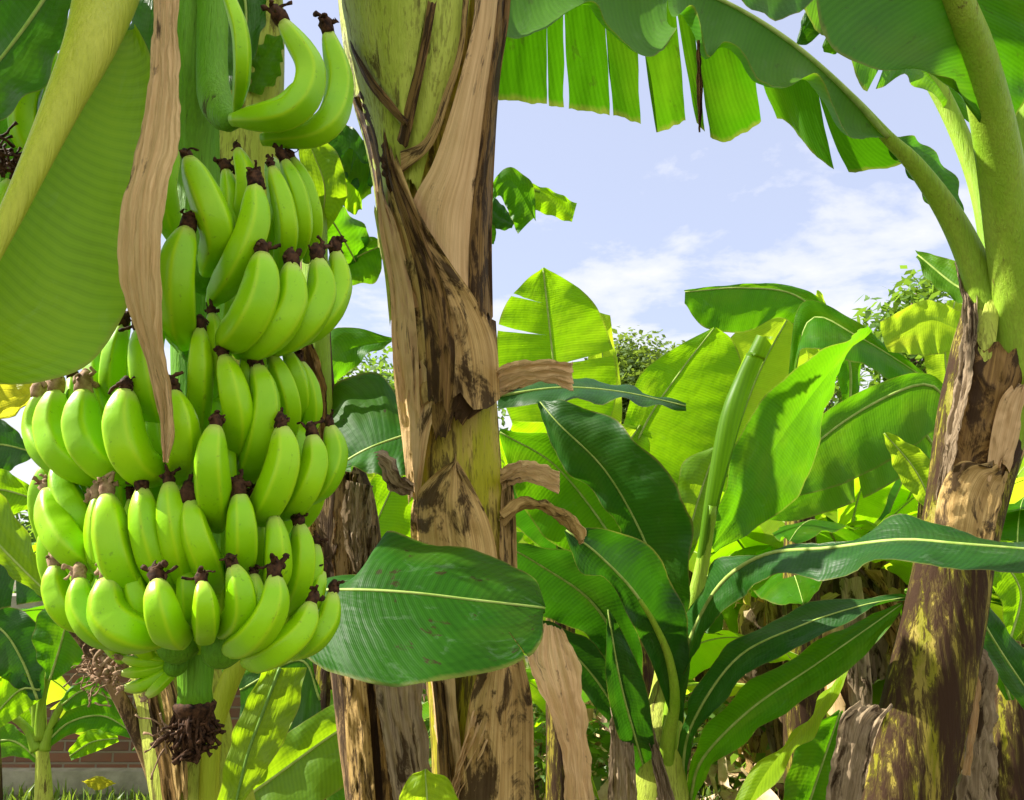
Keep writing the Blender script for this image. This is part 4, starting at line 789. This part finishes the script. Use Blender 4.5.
# ================================================================== E: old stump between bunch and centre
E = thing('banana_plant', 'old brown shaggy banana trunk between the green bunch and the central plant', 'banana plant', (W(345, 540, 1.95).x, 1.95, 0))
TE = Trunk(1.95, [(200, 312, 13), (300, 314, 15), (400, 318, 18), (460, 330, 26), (500, 340, 33), (560, 350, 32), (640, 358, 30), (720, 372, 34), (800, 385, 36), (900, 392, 38)])
TE.build(E, 'stem_old', seed=21, n=90, seg=48)
TE.sheath(E, [(328, 600), (342, 680), (352, 860)], [(352, 600), (366, 680), (380, 860)], 'dry', off=.02, seed=172, crumple=.014)
TE.sheath(E, [(356, 610), (374, 690), (388, 860)], [(386, 600), (404, 690), (420, 860)], 'dry_brown', off=.02, seed=173, crumple=.014)
TE.sheath(E, [(298, 180), (300, 260), (303, 340), (306, 440)], [(326, 180), (328, 260), (330, 340), (334, 440)], 'petiole', name='leaf_sheath', off=.004, seed=130, crumple=.002)
strip(E, 1.88, [(300, 345), (302, 390), (300, 440)], [(312, 335), (326, 390), (326, 450)], 'dry_brown', crumple=.012, seed=131, arch=.3)
for k, (x, y, w, L) in enumerate([(322, 470, 16, 60), (345, 468, 14, 80), (360, 480, 14, 90), (330, 500, 18, 80), (350, 520, 14, 90), (366, 520, 10, 100), (315, 520, 12, 60)]):
    strip(E, 1.9-.02*(k % 3), [(x-w, y), (x-w-4+6*(k % 2), y+L*.5), (x-w*.5, y+L)], [(x+w, y+6), (x+w*.8, y+L*.5), (x+w*.2, y+L+10)], ('dry', 'dry_brown', 'dry_grey')[k % 3], crumple=.02, ripple=.015, seed=132+k, arch=.5, nu=30)
blade(E, 1.85, [(335, 468, 1.85), (370, 448, 1.8), (420, 430, 1.8)], [(330, 452, 1.9), (314, 402, 1.95), (345, 382, 1.95), (376, 372, 1.95), (420, 425, 1.85)], [(340, 475, 1.85), (360, 470, 1.75), (400, 478, 1.72), (420, 470, 1.75)], 'leaf_deep', rib=(3, 3), seed=140, arch=.06, nv=10)
blade(E, 2.3, [(318, 395, 2.1), (345, 352, 2.3), (392, 340, 2.3)], [(318, 392, 2.1), (325, 340, 2.3), (345, 326, 2.32), (392, 338, 2.3)], [(320, 398, 2.1), (346, 374, 2.28), (370, 355, 2.28), (392, 342, 2.3)], 'leaf', seed=141, nu=24)
# leaves between bunch and trunk at the top
blade(E, 1.9, [(318, 240, 2.0), (325, 190, 1.9), (312, 150, 1.9)], [(316, 240, 2.0), (305, 188, 1.9), (300, 150, 1.9), (314, 138, 1.9)], [(322, 240, 2.0), (346, 196, 1.9), (336, 150, 1.9), (315, 138, 1.9)], 'leaf_waxy', rib=(2, 1.5), seed=142, nu=30)
blade(E, 2.0, [(322, 210, 2.0), (350, 180, 2.0), (362, 200, 2.0)], [(320, 205, 2.0), (340, 150, 2.0), (368, 160, 2.0), (372, 195, 2.0)], [(325, 215, 2.0), (340, 205, 2.0), (352, 214, 2.0), (362, 210, 2.0)], 'leaf_bright', seed=143, nu=30, tears=((.6, 0, .2, .03),))
blade(E, 2.05, [(318, 200, 2.0), (338, 230, 2.05), (356, 262, 2.1)], [(320, 190, 2.0), (352, 214, 2.1), (370, 236, 2.1), (352, 268, 2.1)], [(315, 210, 2.0), (322, 240, 2.05), (344, 268, 2.1)], 'leaf', rib=(2, 2), seed=144, nu=30)
blade(E, 2.1, [(330, 290, 2.1), (350, 262, 2.1), (380, 246, 2.1)], [(330, 286, 2.1), (346, 250, 2.1), (368, 236, 2.1), (382, 242, 2.1)], [(330, 296, 2.1), (354, 284, 2.1), (378, 280, 2.1), (384, 250, 2.1)], 'leaf', rib=(2.5, 2), seed=145, nu=30)
blade(E, 2.0, [(318, 130, 2.0), (350, 150, 2.0), (370, 190, 2.0)], [(318, 120, 2.0), (352, 128, 2.0), (384, 170, 2.0)], [(318, 142, 2.0), (340, 172, 2.0), (362, 196, 2.0)], 'leaf_dark', seed=146, nu=30)
# cluster right of the central trunk, upper
# ================================================================== free-form backdrop plants with traced leaves
def young(label, x, d, base_px, seed, n_extra=0):
    t = thing('banana_plant', label, 'banana plant', (W(x, 540, d).x, d, 0), 'banana plants standing behind')
    T = Trunk(d, [(base_px[0], x, base_px[1]*.5), (base_px[0]+120, x, base_px[1]), (base_px[0]+260, x+4, base_px[1]*1.2)])
    T.build(t, 'stem_dark', seed=seed, n=50, seg=32); return t
G1 = young('banana plant behind the centre trunk holding an upright notched green leaf', 560, 3.6, (500, 14), 31)
blade(G1, 3.6, [(566, 520), (560, 430), (552, 350), (543, 268)], [(560, 520), (520, 440), (498, 380), (500, 318), (522, 284), (543, 268)], [(570, 520), (600, 450), (618, 385), (606, 325), (580, 288), (544, 268)], 'leaf_bright', rib=(2.5, 2), seed=160, arch=-.08, nu=70, nv=9, tears=((.60, 1, .1, .012), (.72, 0, .2, .01), (.85, 0, .4, .006)))
blade(G1, 4.0, [(590, 520), (604, 400), (598, 312)], [(580, 520), (586, 400), (590, 312)], [(604, 520), (622, 410), (610, 316)], 'leaf_lime', rib=(2, 1), seed=161)
blade(G1, 3.2, [(560, 560, 3.4), (545, 490, 3.2), (510, 430, 3.0)], [(556, 560, 3.4), (520, 500, 3.2), (496, 440, 3.0)], [(566, 560, 3.4), (590, 490, 3.2), (560, 430, 3.1), (512, 420, 3.0)], 'leaf_bright', rib=(3, 2), seed=162)
blade(G1, 2.9, [(560, 560, 3.2), (545, 500, 3.0), (525, 470, 2.9)], [(556, 560, 3.2), (520, 530, 3.0), (498, 505, 2.9), (520, 470, 2.9)], [(566, 560, 3.2), (600, 530, 3.0), (580, 480, 2.9), (530, 468, 2.9)], 'leaf_dark', rib=(2, 2), seed=163)
blade(G1, 3.0, [(498, 396, 2.8), (560, 388, 2.8), (620, 392, 2.8), (686, 406, 2.8)], [(498, 388, 2.8), (560, 378, 2.9), (620, 386, 2.9), (686, 403, 2.8)], [(498, 410, 2.8), (560, 402, 2.7), (620, 402, 2.7), (686, 411, 2.8)], 'leaf_dark', rib=(3, 2), seed=164)
blade(G1, 3.3, [(600, 540, 3.4), (606, 480, 3.3), (640, 425, 3.3)], [(594, 540), (586, 480), (606, 430), (640, 424)], [(606, 540), (640, 500), (650, 450), (642, 424)], 'leaf_lime', rib=(2.5, 2), seed=165)
H = young('banana plant behind the central trunk with small ragged leaves drooping against the sky', 458, 2.7, (225, 18), 45)
stalk(H, 2.7, [(458, 300, 12), (462, 240, 9), (474, 206, 6), (490, 190, 4), (508, 178, 2.5)], 'petiole')
stalk(H, 2.7, [(458, 280, 8), (466, 222, 6), (482, 196, 4), (502, 183, 2.5), (540, 192, 1.5)], 'petiole')
blade(H, 2.6, [(488, 205, 2.6), (510, 180, 2.6), (534, 218, 2.6)], [(486, 200, 2.6), (504, 168, 2.6), (532, 184, 2.6), (536, 222, 2.6)], [(490, 210, 2.6), (500, 196, 2.6), (518, 234, 2.6)], 'leaf', seed=147, nu=30)
blade(H, 2.7, [(500, 182, 2.7), (538, 190, 2.7), (574, 214, 2.7)], [(502, 176, 2.7), (545, 188, 2.7), (577, 203, 2.7)], [(500, 192, 2.7), (530, 208, 2.7), (572, 222, 2.7)], 'leaf_bright', seed=148, nu=30)
blade(H, 2.7, [(482, 196, 2.7), (498, 214, 2.7), (514, 224, 2.7)], [(484, 190, 2.7), (502, 204, 2.7), (516, 222, 2.7)], [(480, 206, 2.7), (496, 228, 2.7), (512, 228, 2.7)], 'leaf_dark', seed=149, nu=24)
blade(H, 2.7, [(484, 215, 2.7), (488, 232, 2.7), (492, 244, 2.7)], [(486, 210, 2.7), (496, 230, 2.7), (494, 245, 2.7)], [(482, 216, 2.7), (480, 235, 2.7), (484, 246, 2.7)], 'leaf', seed=150, nu=16)

G2 = young('banana plant with a broad tilted leaf behind the rolled young leaf', 640, 3.4, (560, 14), 33)
blade(G2, 3.3, [(600, 570), (615, 500), (645, 425), (680, 372), (714, 328)], [(596, 570), (600, 500), (622, 430), (640, 375), (680, 345), (714, 327)], [(604, 570), (650, 525), (690, 495), (722, 435), (741, 378), (735, 342), (716, 328)], 'leaf_bright', rib=(3, 1.5), seed=166, arch=-.06, nu=70, nv=10)
blade(G2, 3.0, [(640, 600), (650, 540), (668, 480)], [(632, 600), (618, 540), (640, 490), (668, 478)], [(648, 600), (690, 560), (700, 510), (670, 478)], 'leaf', rib=(3, 2), seed=167)
G3 = young('banana plant with a drooping cut leaf high beyond the rolled young leaf', 800, 4.2, (430, 16), 35)
blade(G3, 4.2, [(850, 420), (846, 350), (800, 298), (745, 288), (685, 292)], [(845, 420), (835, 370), (815, 345), (782, 318), (745, 332), (706, 328), (684, 304)], [(856, 420), (858, 345), (805, 290), (745, 284), (684, 290)], 'leaf', rib=(3, 2), seed=168, nu=70, nv=9, arch=.12)
blade(G3, 4.6, [(730, 450), (760, 370), (796, 304)], [(715, 450), (720, 360), (745, 325), (796, 302)], [(745, 450), (800, 380), (812, 330), (797, 302)], 'leaf_lime', rib=(2, 2), seed=169, nu=40)
blade(G3, 4.4, [(818, 380), (820, 330), (818, 290)], [(810, 380), (806, 330), (817, 290)], [(826, 380), (830, 330), (824, 294)], 'leaf_lime', seed=170, nu=30)
blade(G3, 4.0, [(790, 400, 4.1), (810, 320, 4.0), (860, 338, 3.9), (928, 380, 3.9)], [(786, 400, 4.1), (800, 305, 4.0), (850, 318, 3.9), (928, 376, 3.9)], [(796, 400, 4.1), (800, 350, 3.9), (850, 360, 3.8), (890, 378, 3.8), (928, 386, 3.9)], 'leaf', rib=(2.5, 2), seed=171, arch=.1)
blade(G3, 4.6, [(850, 440), (790, 440), (720, 480)], [(850, 430), (790, 420), (716, 470)], [(850, 450), (800, 480), (730, 500)], 'leaf_lime', rib=(2, 2), seed=172)
G4 = young('banana plant whose long blades reach left from behind the right trunk', 930, 3.2, (470, 16), 37)
blade(G4, 3.0, [(958, 420), (930, 385), (880, 400), (820, 440), (775, 492)], [(960, 415), (930, 374), (872, 386), (810, 425), (770, 490)], [(954, 430), (935, 430), (900, 455), (840, 485), (780, 500)], 'leaf', rib=(3, 2), seed=173, arch=.1)
blade(G4, 3.2, [(950, 470), (910, 420), (860, 430), (810, 470), (765, 515)], [(955, 465), (915, 402), (850, 415), (800, 455), (760, 508)], [(945, 480), (920, 470), (860, 500), (800, 520), (768, 520)], 'leaf', rib=(3, 2), seed=174, arch=.1, tears=((.5, 1, .3, .02),))
blade(G4, 2.9, [(936, 515), (915, 470), (884, 433)], [(930, 515), (900, 480), (882, 434)], [(942, 512), (930, 460), (888, 432)], 'leaf_lime', rib=(2, 1.5), seed=175, nu=30)
blade(G4, 3.6, [(960, 330), (925, 320), (885, 345)], [(960, 310), (925, 300), (880, 322)], [(955, 350), (930, 355), (888, 352)], 'leaf_lime', seed=176, nu=30)
blade(G4, 3.7, [(950, 400), (945, 350), (955, 300)], [(930, 400), (925, 350), (948, 300)], [(970, 400), (972, 350), (962, 300)], 'leaf_lime', rib=(2, 2), seed=177, nu=30)
G5 = young('banana plant standing low behind the right trunk with glossy narrow leaves', 1010, 2.9, (640, 18), 39)
blade(G5, 2.6, [(1010, 700), (990, 640), (950, 600), (905, 590)], [(1005, 700), (975, 640), (940, 595), (905, 588)], [(1015, 700), (1010, 640), (965, 612), (905, 594)], 'leaf', rib=(2.5, 2), seed=178)
blade(G5, 2.4, [(960, 570), (985, 625), (1020, 680), (1050, 720)], [(968, 568), (1000, 620), (1040, 670), (1060, 710)], [(955, 575), (975, 635), (1008, 690), (1045, 730)], 'leaf_dark', rib=(2.5, 2), seed=179)
blade(G5, 3.0, [(1010, 640), (1020, 590), (990, 550), (960, 545)], [(1004, 640), (1000, 600), (975, 570), (958, 550)], [(1018, 640), (1040, 590), (1020, 545), (962, 540)], 'leaf_bright', rib=(2.5, 2), seed=180)
G6 = young('banana plant behind the bunch with low wide leaves hanging over the yellowing one', 330, 2.7, (640, 20), 41)
blade(G6, 2.3, [(200, 830, 2.1), (270, 780, 2.15), (340, 730, 2.2), (400, 700, 2.3)], [(205, 800, 2.1), (265, 750, 2.15), (330, 706, 2.2), (400, 680, 2.3)], [(210, 840, 2.1), (280, 830, 2.1), (350, 780, 2.15), (400, 730, 2.3)], 'leaf_waxy', rib=(3, 3), seed=181, arch=.2)
blade(G6, 2.5, [(350, 690), (352, 750), (350, 830)], [(330, 690), (328, 750), (324, 830)], [(372, 690), (380, 750), (382, 830)], 'leaf', rib=(2, 2), seed=182)
blade(G6, 2.6, [(320, 700), (300, 660), (240, 690)], [(320, 690), (300, 640), (235, 680)], [(322, 720), (300, 735), (240, 720)], 'leaf_dark', rib=(2, 2), seed=183)
blade(G6, 3.0, [(350, 620), (370, 540), (400, 470)], [(340, 620), (350, 540), (372, 480), (400, 465)], [(360, 620), (405, 560), (425, 500), (402, 466)], 'leaf_bright', rib=(2, 2), seed=184)
blade(G6, 2.9, [(340, 640), (310, 560), (300, 500)], [(330, 640), (280, 580), (290, 500)], [(350, 640), (340, 570), (320, 500)], 'leaf_dark', rib=(2, 2), seed=185)
blade(G6, 3.2, [(330, 640), (380, 500), (352, 440)], [(325, 640), (350, 500), (345, 440)], [(340, 640), (410, 520), (390, 450), (354, 438)], 'leaf_lime', rib=(2, 2), seed=186)
# foreground bright leaf tip at the bottom edge
FG = thing('banana_plant', 'small bright young leaf tip poking up at the bottom edge in front of the trunk', 'banana plant', (W(425, 540, 1.1).x, 1.1, 0))
blade(FG, 1.1, [(428, 900), (428, 820), (425, 769)], [(404, 900), (396, 820), (406, 782), (424, 769)], [(460, 900), (462, 810), (446, 776), (427, 769)], 'leaf_lime', rib=(3, 2), seed=187, nu=30)
Tfg = Trunk(1.1, [(890, 428, 8), (960, 428, 12)]); Tfg.build(FG, 'stem_green', seed=50, n=40, seg=24)

# ================================================================== F: small plant at lower left by the brick wall
Fp = thing('banana_plant', 'small slender banana plant at lower left in front of the brick wall', 'banana plant', (W(40, 540, 3.4).x, 3.4, 0))
TF = Trunk(3.4, [(690, 42, 3), (740, 42, 5), (800, 44, 8), (900, 46, 10)]); TF.build(Fp, 'stem_green', seed=51, n=40, seg=24)
stalk(Fp, 3.4, [(38, 740, 6), (36, 700, 5), (26, 660, 4), (8, 640, 3), (-10, 630, 3)], 'petiole'); stalk(Fp, 3.3, [(40, 740, 6), (42, 700, 4), (56, 650, 3), (70, 610, 2.5)], 'petiole')
stalk(Fp, 3.3, [(44, 750, 6), (50, 730, 4), (62, 705, 3.5), (80, 690, 3)], 'petiole'); stalk(Fp, 3.3, [(38, 750, 7), (28, 730, 4), (12, 716, 3.5), (-10, 702, 3)], 'petiole')
blade(Fp, 3.2, [(38, 700), (22, 660), (2, 630), (-30, 615)], [(34, 700), (5, 680), (-20, 660), (-30, 620)], [(42, 698), (46, 650), (30, 615), (-20, 600)], 'leaf_dark', rib=(2.5, 2), seed=190, arch=.1)
blade(Fp, 3.1, [(50, 680), (62, 640), (72, 600)], [(46, 678), (34, 640), (42, 610), (72, 600)], [(56, 680), (88, 655), (90, 620), (74, 600)], 'leaf', rib=(2.5, 2), seed=191, tears=((.6, 1, .4, .05),))
blade(Fp, 3.2, [(62, 705), (85, 690), (115, 700)], [(60, 700), (85, 676), (115, 698)], [(64, 712), (88, 704), (114, 703)], 'leaf', rib=(2, 1.5), seed=192, nu=24)
blade(Fp, 3.2, [(40, 690), (20, 690), (-10, 720)], [(40, 680), (10, 672), (-20, 700)], [(40, 700), (20, 715), (-10, 735)], 'leaf_bright', rib=(2, 2), seed=193, nu=24)
blade(Fp, 3.3, [(44, 745), (70, 722), (104, 716), (136, 735)], [(44, 742), (72, 706), (108, 700), (136, 733)], [(46, 750), (72, 734), (104, 734), (136, 738)], 'leaf', rib=(2, 1.5), seed=199, nu=30)
blade(Fp, 3.5, [(42, 735), (28, 700), (30, 655), (48, 615)], [(40, 735), (12, 705), (14, 655), (46, 615)], [(44, 735), (44, 700), (48, 660), (50, 616)], 'leaf_bright', rib=(2, 1.5), seed=200, nu=30)
blade(Fp, 3.4, [(40, 760), (10, 740), (-30, 750)], [(40, 755), (8, 724), (-30, 735)], [(42, 765), (12, 756), (-30, 768)], 'leaf', rib=(2, 1.5), seed=201, nu=24)
blade(Fp, 3.0, [(70, 756), (92, 742), (118, 738)], [(68, 752), (88, 730), (118, 735)], [(72, 760), (95, 752), (118, 742)], 'leaf_bright', rib=(1.5, 1), seed=194, nu=20)
G7 = young('banana plant at the left edge with bright streaked leaves under the broad leaf', -30, 2.6, (560, 20), 43)
blade(G7, 2.4, [(-60, 520), (-10, 490), (40, 500)], [(-60, 500), (-5, 468), (42, 495)], [(-60, 550), (0, 520), (36, 506)], 'leaf_bright', rib=(2.5, 2), seed=195, nu=30)
blade(G7, 2.5, [(-60, 470), (-10, 445), (35, 452)], [(-60, 440), (-5, 418), (34, 448)], [(-60, 490), (0, 475), (32, 458)], 'leaf_dark', rib=(2.5, 2), seed=196, nu=30)
blade(G7, 2.6, [(-60, 600), (-10, 555), (50, 590)], [(-60, 570), (0, 530), (52, 580)], [(-60, 640), (0, 610), (48, 600)], 'leaf_dark', rib=(2.5, 2), seed=197, nu=30, tears=((.5, 0, .2, .03), (.7, 1, .2, .03)))
blade(G7, 2.8, [(-60, 400), (0, 350), (36, 300), (20, 260)], [(-60, 380), (-20, 330), (10, 290), (18, 260)], [(-60, 420), (30, 390), (60, 330), (24, 258)], 'leaf_bright', rib=(2.5, 2), seed=198)

# ================================================================== generated plants further back
def gen_plant(x, y, h, nl, L, seed, label, group='banana plants standing behind', mats=('leaf', 'leaf_bright', 'leaf_dark', 'leaf_lime'), dead=3, res=1., elev=(15, 80), r=.1):
    rng = random.Random(seed); t = thing('banana_plant', label, 'banana plant', (x, y, 0), group)
    lean = Vector((rng.uniform(-.12, .12), rng.uniform(-.1, .1), 1)); P = [Vector((x, y, -.08))+lean*(h*k/5) for k in range(6)]
    V, Fc, U = tube(cr(P, 20), [r*(1.15-.55*k/20) for k in range(21)], 16, lambda th, tt: 1+.06*noise.noise(Vector((math.cos(th)*2, math.sin(th)*2, tt*6+seed))))
    mesh('pseudostem', V, Fc, M[rng.choice(['stem_dark', 'stem_old', 'stem'])], t, U); top = P[-1]
    for k in range(nl):
        az = k*2.399+seed+rng.uniform(-.3, .3); el = math.radians(elev[1]-(elev[1]-elev[0])*(k/nl)); ln = L*rng.uniform(.8, 1.15)
        hd = Vector((math.cos(az), math.sin(az), 0)); P = [top-Vector((0, 0, .15))]; e = el; st = ln/7
        for i in range(8): P.append(P[-1]+(hd*math.cos(e)+Vector((0, 0, 1))*math.sin(e))*st*(1. if i else .9)); e -= rng.uniform(.12, .26)*(1.25-math.sin(el)*.55)
        B_ = P[1:]; sd = hd.cross(Vector((0, 0, 1))).normalized(); Lp = []; Rp = []; W_ = ln*rng.uniform(.13, .17)
        tw = rng.uniform(-.5, .5)
        for i, p_ in enumerate(B_):
            w = W_*lin([(0, .25), (.15, .8), (.4, 1), (.75, .85), (.93, .45), (1, .02)], i/(len(B_)-1))
            tg = (B_[min(i+1, len(B_)-1)]-B_[max(i-1, 0)]).normalized(); up = sd.cross(tg)
            if up.z < 0: up = -up
            s2 = (sd*math.cos(tw)+up*math.sin(tw)); dn = -.25*w
            Lp.append(p_-s2*w+up*dn); Rp.append(p_+s2*w+up*dn)
        tears = tuple((rng.uniform(.2, .9), rng.randint(0, 1), rng.uniform(.05, .5), rng.uniform(.004, .02)) for _ in range(rng.randint(0, 6)))
        lf = blade3(t, B_, Lp, Rp, rng.choice(mats), seed=seed*10+k, nu=int(34*res), nv=4, arch=.05, ripple=.02, tears=tears, rib=(.014, .004))
        V, Fc, U = tube(cr(P[:3], 6), [.022, .02, .018, .016, .015, .014, .013], 8); mesh('petiole', V, Fc, M['petiole'], t, U)
    for k in range(dead):
        az = rng.random()*2*PI; hd = Vector((math.cos(az), math.sin(az), 0)); p0 = P0 = top-Vector((0, 0, rng.uniform(.1, .5)))+hd*r*.8
        a = [p0, p0+hd*.12+Vector((0, 0, -.15)), p0+hd*.16+Vector((0, 0, -h*.35)), p0+hd*.10+Vector((0, 0, -h*rng.uniform(.5, .8)))]
        sd = hd.cross(Vector((0, 0, 1))); w = rng.uniform(.05, .11)
        blade3(t, a, [q-sd*w*(1 if i < 3 else .4) for i, q in enumerate(a)], [q+sd*w*(.8 if i < 3 else .2) for i, q in enumerate(a)], rng.choice(['dry_pale', 'dry', 'dry_grey']), name='dead_leaf', seed=seed+k, nu=22, nv=4, crumple=.05, ripple=.03, arch=.4)
    return t
gp = [ # px column, distance, stem height, leaves, leaf length
 (640, 5.0, 1.0, 8, 1.5, 'low leafy banana clump behind the young plant, dead leaves at its foot'),
 (815, 4.8, 1.75, 7, 1.3, 'short banana plant in the sunlit gap left of the right trunk'),
 (745, 6.0, 1.8, 7, 1.4, 'banana plant in the sunlit gap behind the arching narrow leaves'),
 (872, 6.0, 1.8, 7, 1.5, 'banana plant with hanging straw-coloured leaves in the sunlit gap'),
 (900, 5.2, 1.7, 6, 1.3, 'banana plant close to the left side of the right trunk with dead brown leaves'),
 (560, 6.5, 1.5, 8, 1.7, 'banana plant far behind and just right of the central trunk'),
 (380, 5.2, 1.2, 8, 1.5, 'banana plant seen between the bunch and the central trunk'),
 (775, 5.4, 1.5, 8, 1.3, 'banana plant with lime green fronds between the rolled leaf and the right trunk'),
 (850, 7.2, 1.7, 9, 1.6, 'banana plant deeper in the sunlit gap left of the right trunk'),
 (700, 7.0, 1.7, 9, 1.6, 'banana plant behind the rolled young leaf'),
 (1010, 4.8, 1.2, 8, 1.4, 'banana plant behind the right trunk at the right edge'),
 (970, 6.8, 1.7, 9, 1.7, 'taller banana plant behind the right trunk'),
 (690, 8.2, 1.6, 9, 1.8, 'distant banana plant under the round-crowned tree'),
 (800, 8.6, 1.7, 9, 1.8, 'distant banana plant in the middle of the sunlit gap'),
 (1080, 7.0, 1.6, 8, 1.7, 'banana plant whose fronds reach in from the right edge far behind the trunk'),
 (440, 8.5, 1.7, 8, 1.7, 'distant banana plant behind the central trunk'),
 (-40, 4.6, 1.2, 8, 1.3, 'banana plant at the left edge near the brick wall'),
 (770, 11.5, 2.0, 9, 2., 'farthest banana plant of the sunlit gap'), (920, 10.5, 1.9, 9, 2., 'farthest banana plant behind the right trunk'), (600, 11.5, 2.0, 9, 2., 'farthest banana plant right of the central trunk')]
for i, (px, y, h, nl, L, lab) in enumerate(gp):
    x = (px-512)/F*y/math.cos(PITCH)
    far = y > 7.5
    gen_plant(x, y, h, nl, L, 400+i*7, lab, mats=('leaf_bright', 'leaf_bright', 'leaf', 'leaf_lime'), res=.6 if far else .9, dead=2 if far else (9 if 700 < px < 910 else 4), elev=(22 if 700 < px < 910 else 5, 78), r=.10)

# bushes and trees
def crown_leaves(mb, c, rad, n, s, rng, clumps=18, long=1.6):
    cl = []
    for _ in range(clumps):
        v = Vector((rng.gauss(0, 1), rng.gauss(0, 1), rng.gauss(0, 1))).normalized()*rng.uniform(.45, 1.0)
        cl.append((c+Vector((v.x*rad[0], v.y*rad[1], v.z*rad[2])), rng.uniform(.16, .34)*min(rad)))
    for _ in range(n):
        q, r = rng.choice(cl); p = q+Vector((max(-1.6, min(1.6, rng.gauss(0, 1))), max(-1.6, min(1.6, rng.gauss(0, 1))), max(-1.4, min(1.4, rng.gauss(0, .8)))))*r
        a = Vector((rng.uniform(-1, 1), rng.uniform(-1, 1), rng.uniform(-.9, .4))).normalized(); b = a.cross(Vector((rng.uniform(-1, 1), rng.uniform(-1, 1), 1))).normalized()
        L = s*rng.uniform(.6, 1.3); w = L/long/2
        mb.add([p, p+a*L*.5+b*w, p+a*L, p+a*L*.5-b*w], [(0, 1, 2, 3)])
    return cl
def tree(label, x, y, h, rad, n, s, seed, long=1.6, clumps=22, mat='tree', name='tree', cat='tree'):
    rng = random.Random(seed); t = thing(name, label, cat, (x, y, 0)); c = Vector((x, y, h)); mb = MB()
    cl = crown_leaves(mb, c, rad, n, s, rng, clumps, long); tb = MB()
    P = [Vector((x, y, -.1)), Vector((x+.05*h, y, h*.3)), Vector((x, y, h*.62)), c]
    V, Fc, U = tube(cr(P, 12), [h*.035*(1-.06*k) for k in range(13)], 12); tb.add(V, Fc, U)
    for q, r in cl:
        st = Vector((x, y, h*rng.uniform(.45, .85))); V, Fc, U = tube(cr([st, st.lerp(q, .5)+Vector((0, 0, .06*h)), q], 8), [h*.012*(1-.1*k) for k in range(9)], 6); tb.add(V, Fc, U)
    tb.build('trunk', M['bark'], t); mb.build('crown', M[mat], t, smooth=False); return t
tree('round-crowned broadleaf tree beyond the bananas', W(645, 400, 24).x, 24, W(640, 395, 24).z, (1.9, 1.9, 1.6), 20000, .21, 71, clumps=60)
tree('slender shrubby tree with long glossy leaves beside the right trunk', W(905, 300, 8.5).x, 8.5, W(905, 335, 8.5).z, (.75, .6, .75), 1500, .17, 73, long=2.8, clumps=26, mat='bush')
tree('airy dark green tree behind the cut leaf', W(790, 400, 15).x, 15, W(790, 420, 15).z, (1.9, 1.2, 1.2), 4200, .16, 74, clumps=30, mat='bush')
tree('low broadleaf tree behind the central trunk', W(380, 400, 18).x, 18, W(380, 420, 18).z, (2.6, 2, 1.5), 6000, .18, 75, clumps=34, mat='bush')
mb = MB(); rng = random.Random(90)
for k in range(46):
    y = rng.uniform(5.5, 15); x = y*rng.uniform(-.9, 1.0)
    if abs(x/y-.42) < .22 and y < 10: continue
    if x < -.7 and y < 8: continue
    s_ = rng.uniform(.35, .8)*(1+y/12.)
    crown_leaves(mb, Vector((x, y, s_*.5)), (s_, s_*.7, s_*.75), 520, .13*(.6+y/14.), rng, 9, 2.0)
tag(mb.build('undergrowth', M['bush'], smooth=False), kind='stuff')
mb = MB()
for k in range(60):
    a = -1.25+2.5*k/59; y = 30*math.cos(a); x = 30*math.sin(a)
    crown_leaves(mb, Vector((x, y, 1.6)), (2.2, 1.6, 1.9+.5*math.sin(k*1.7)), 620, .34, rng, 12, 1.7)
tag(mb.build('distant_woodland', M['bush'], smooth=False), kind='stuff')
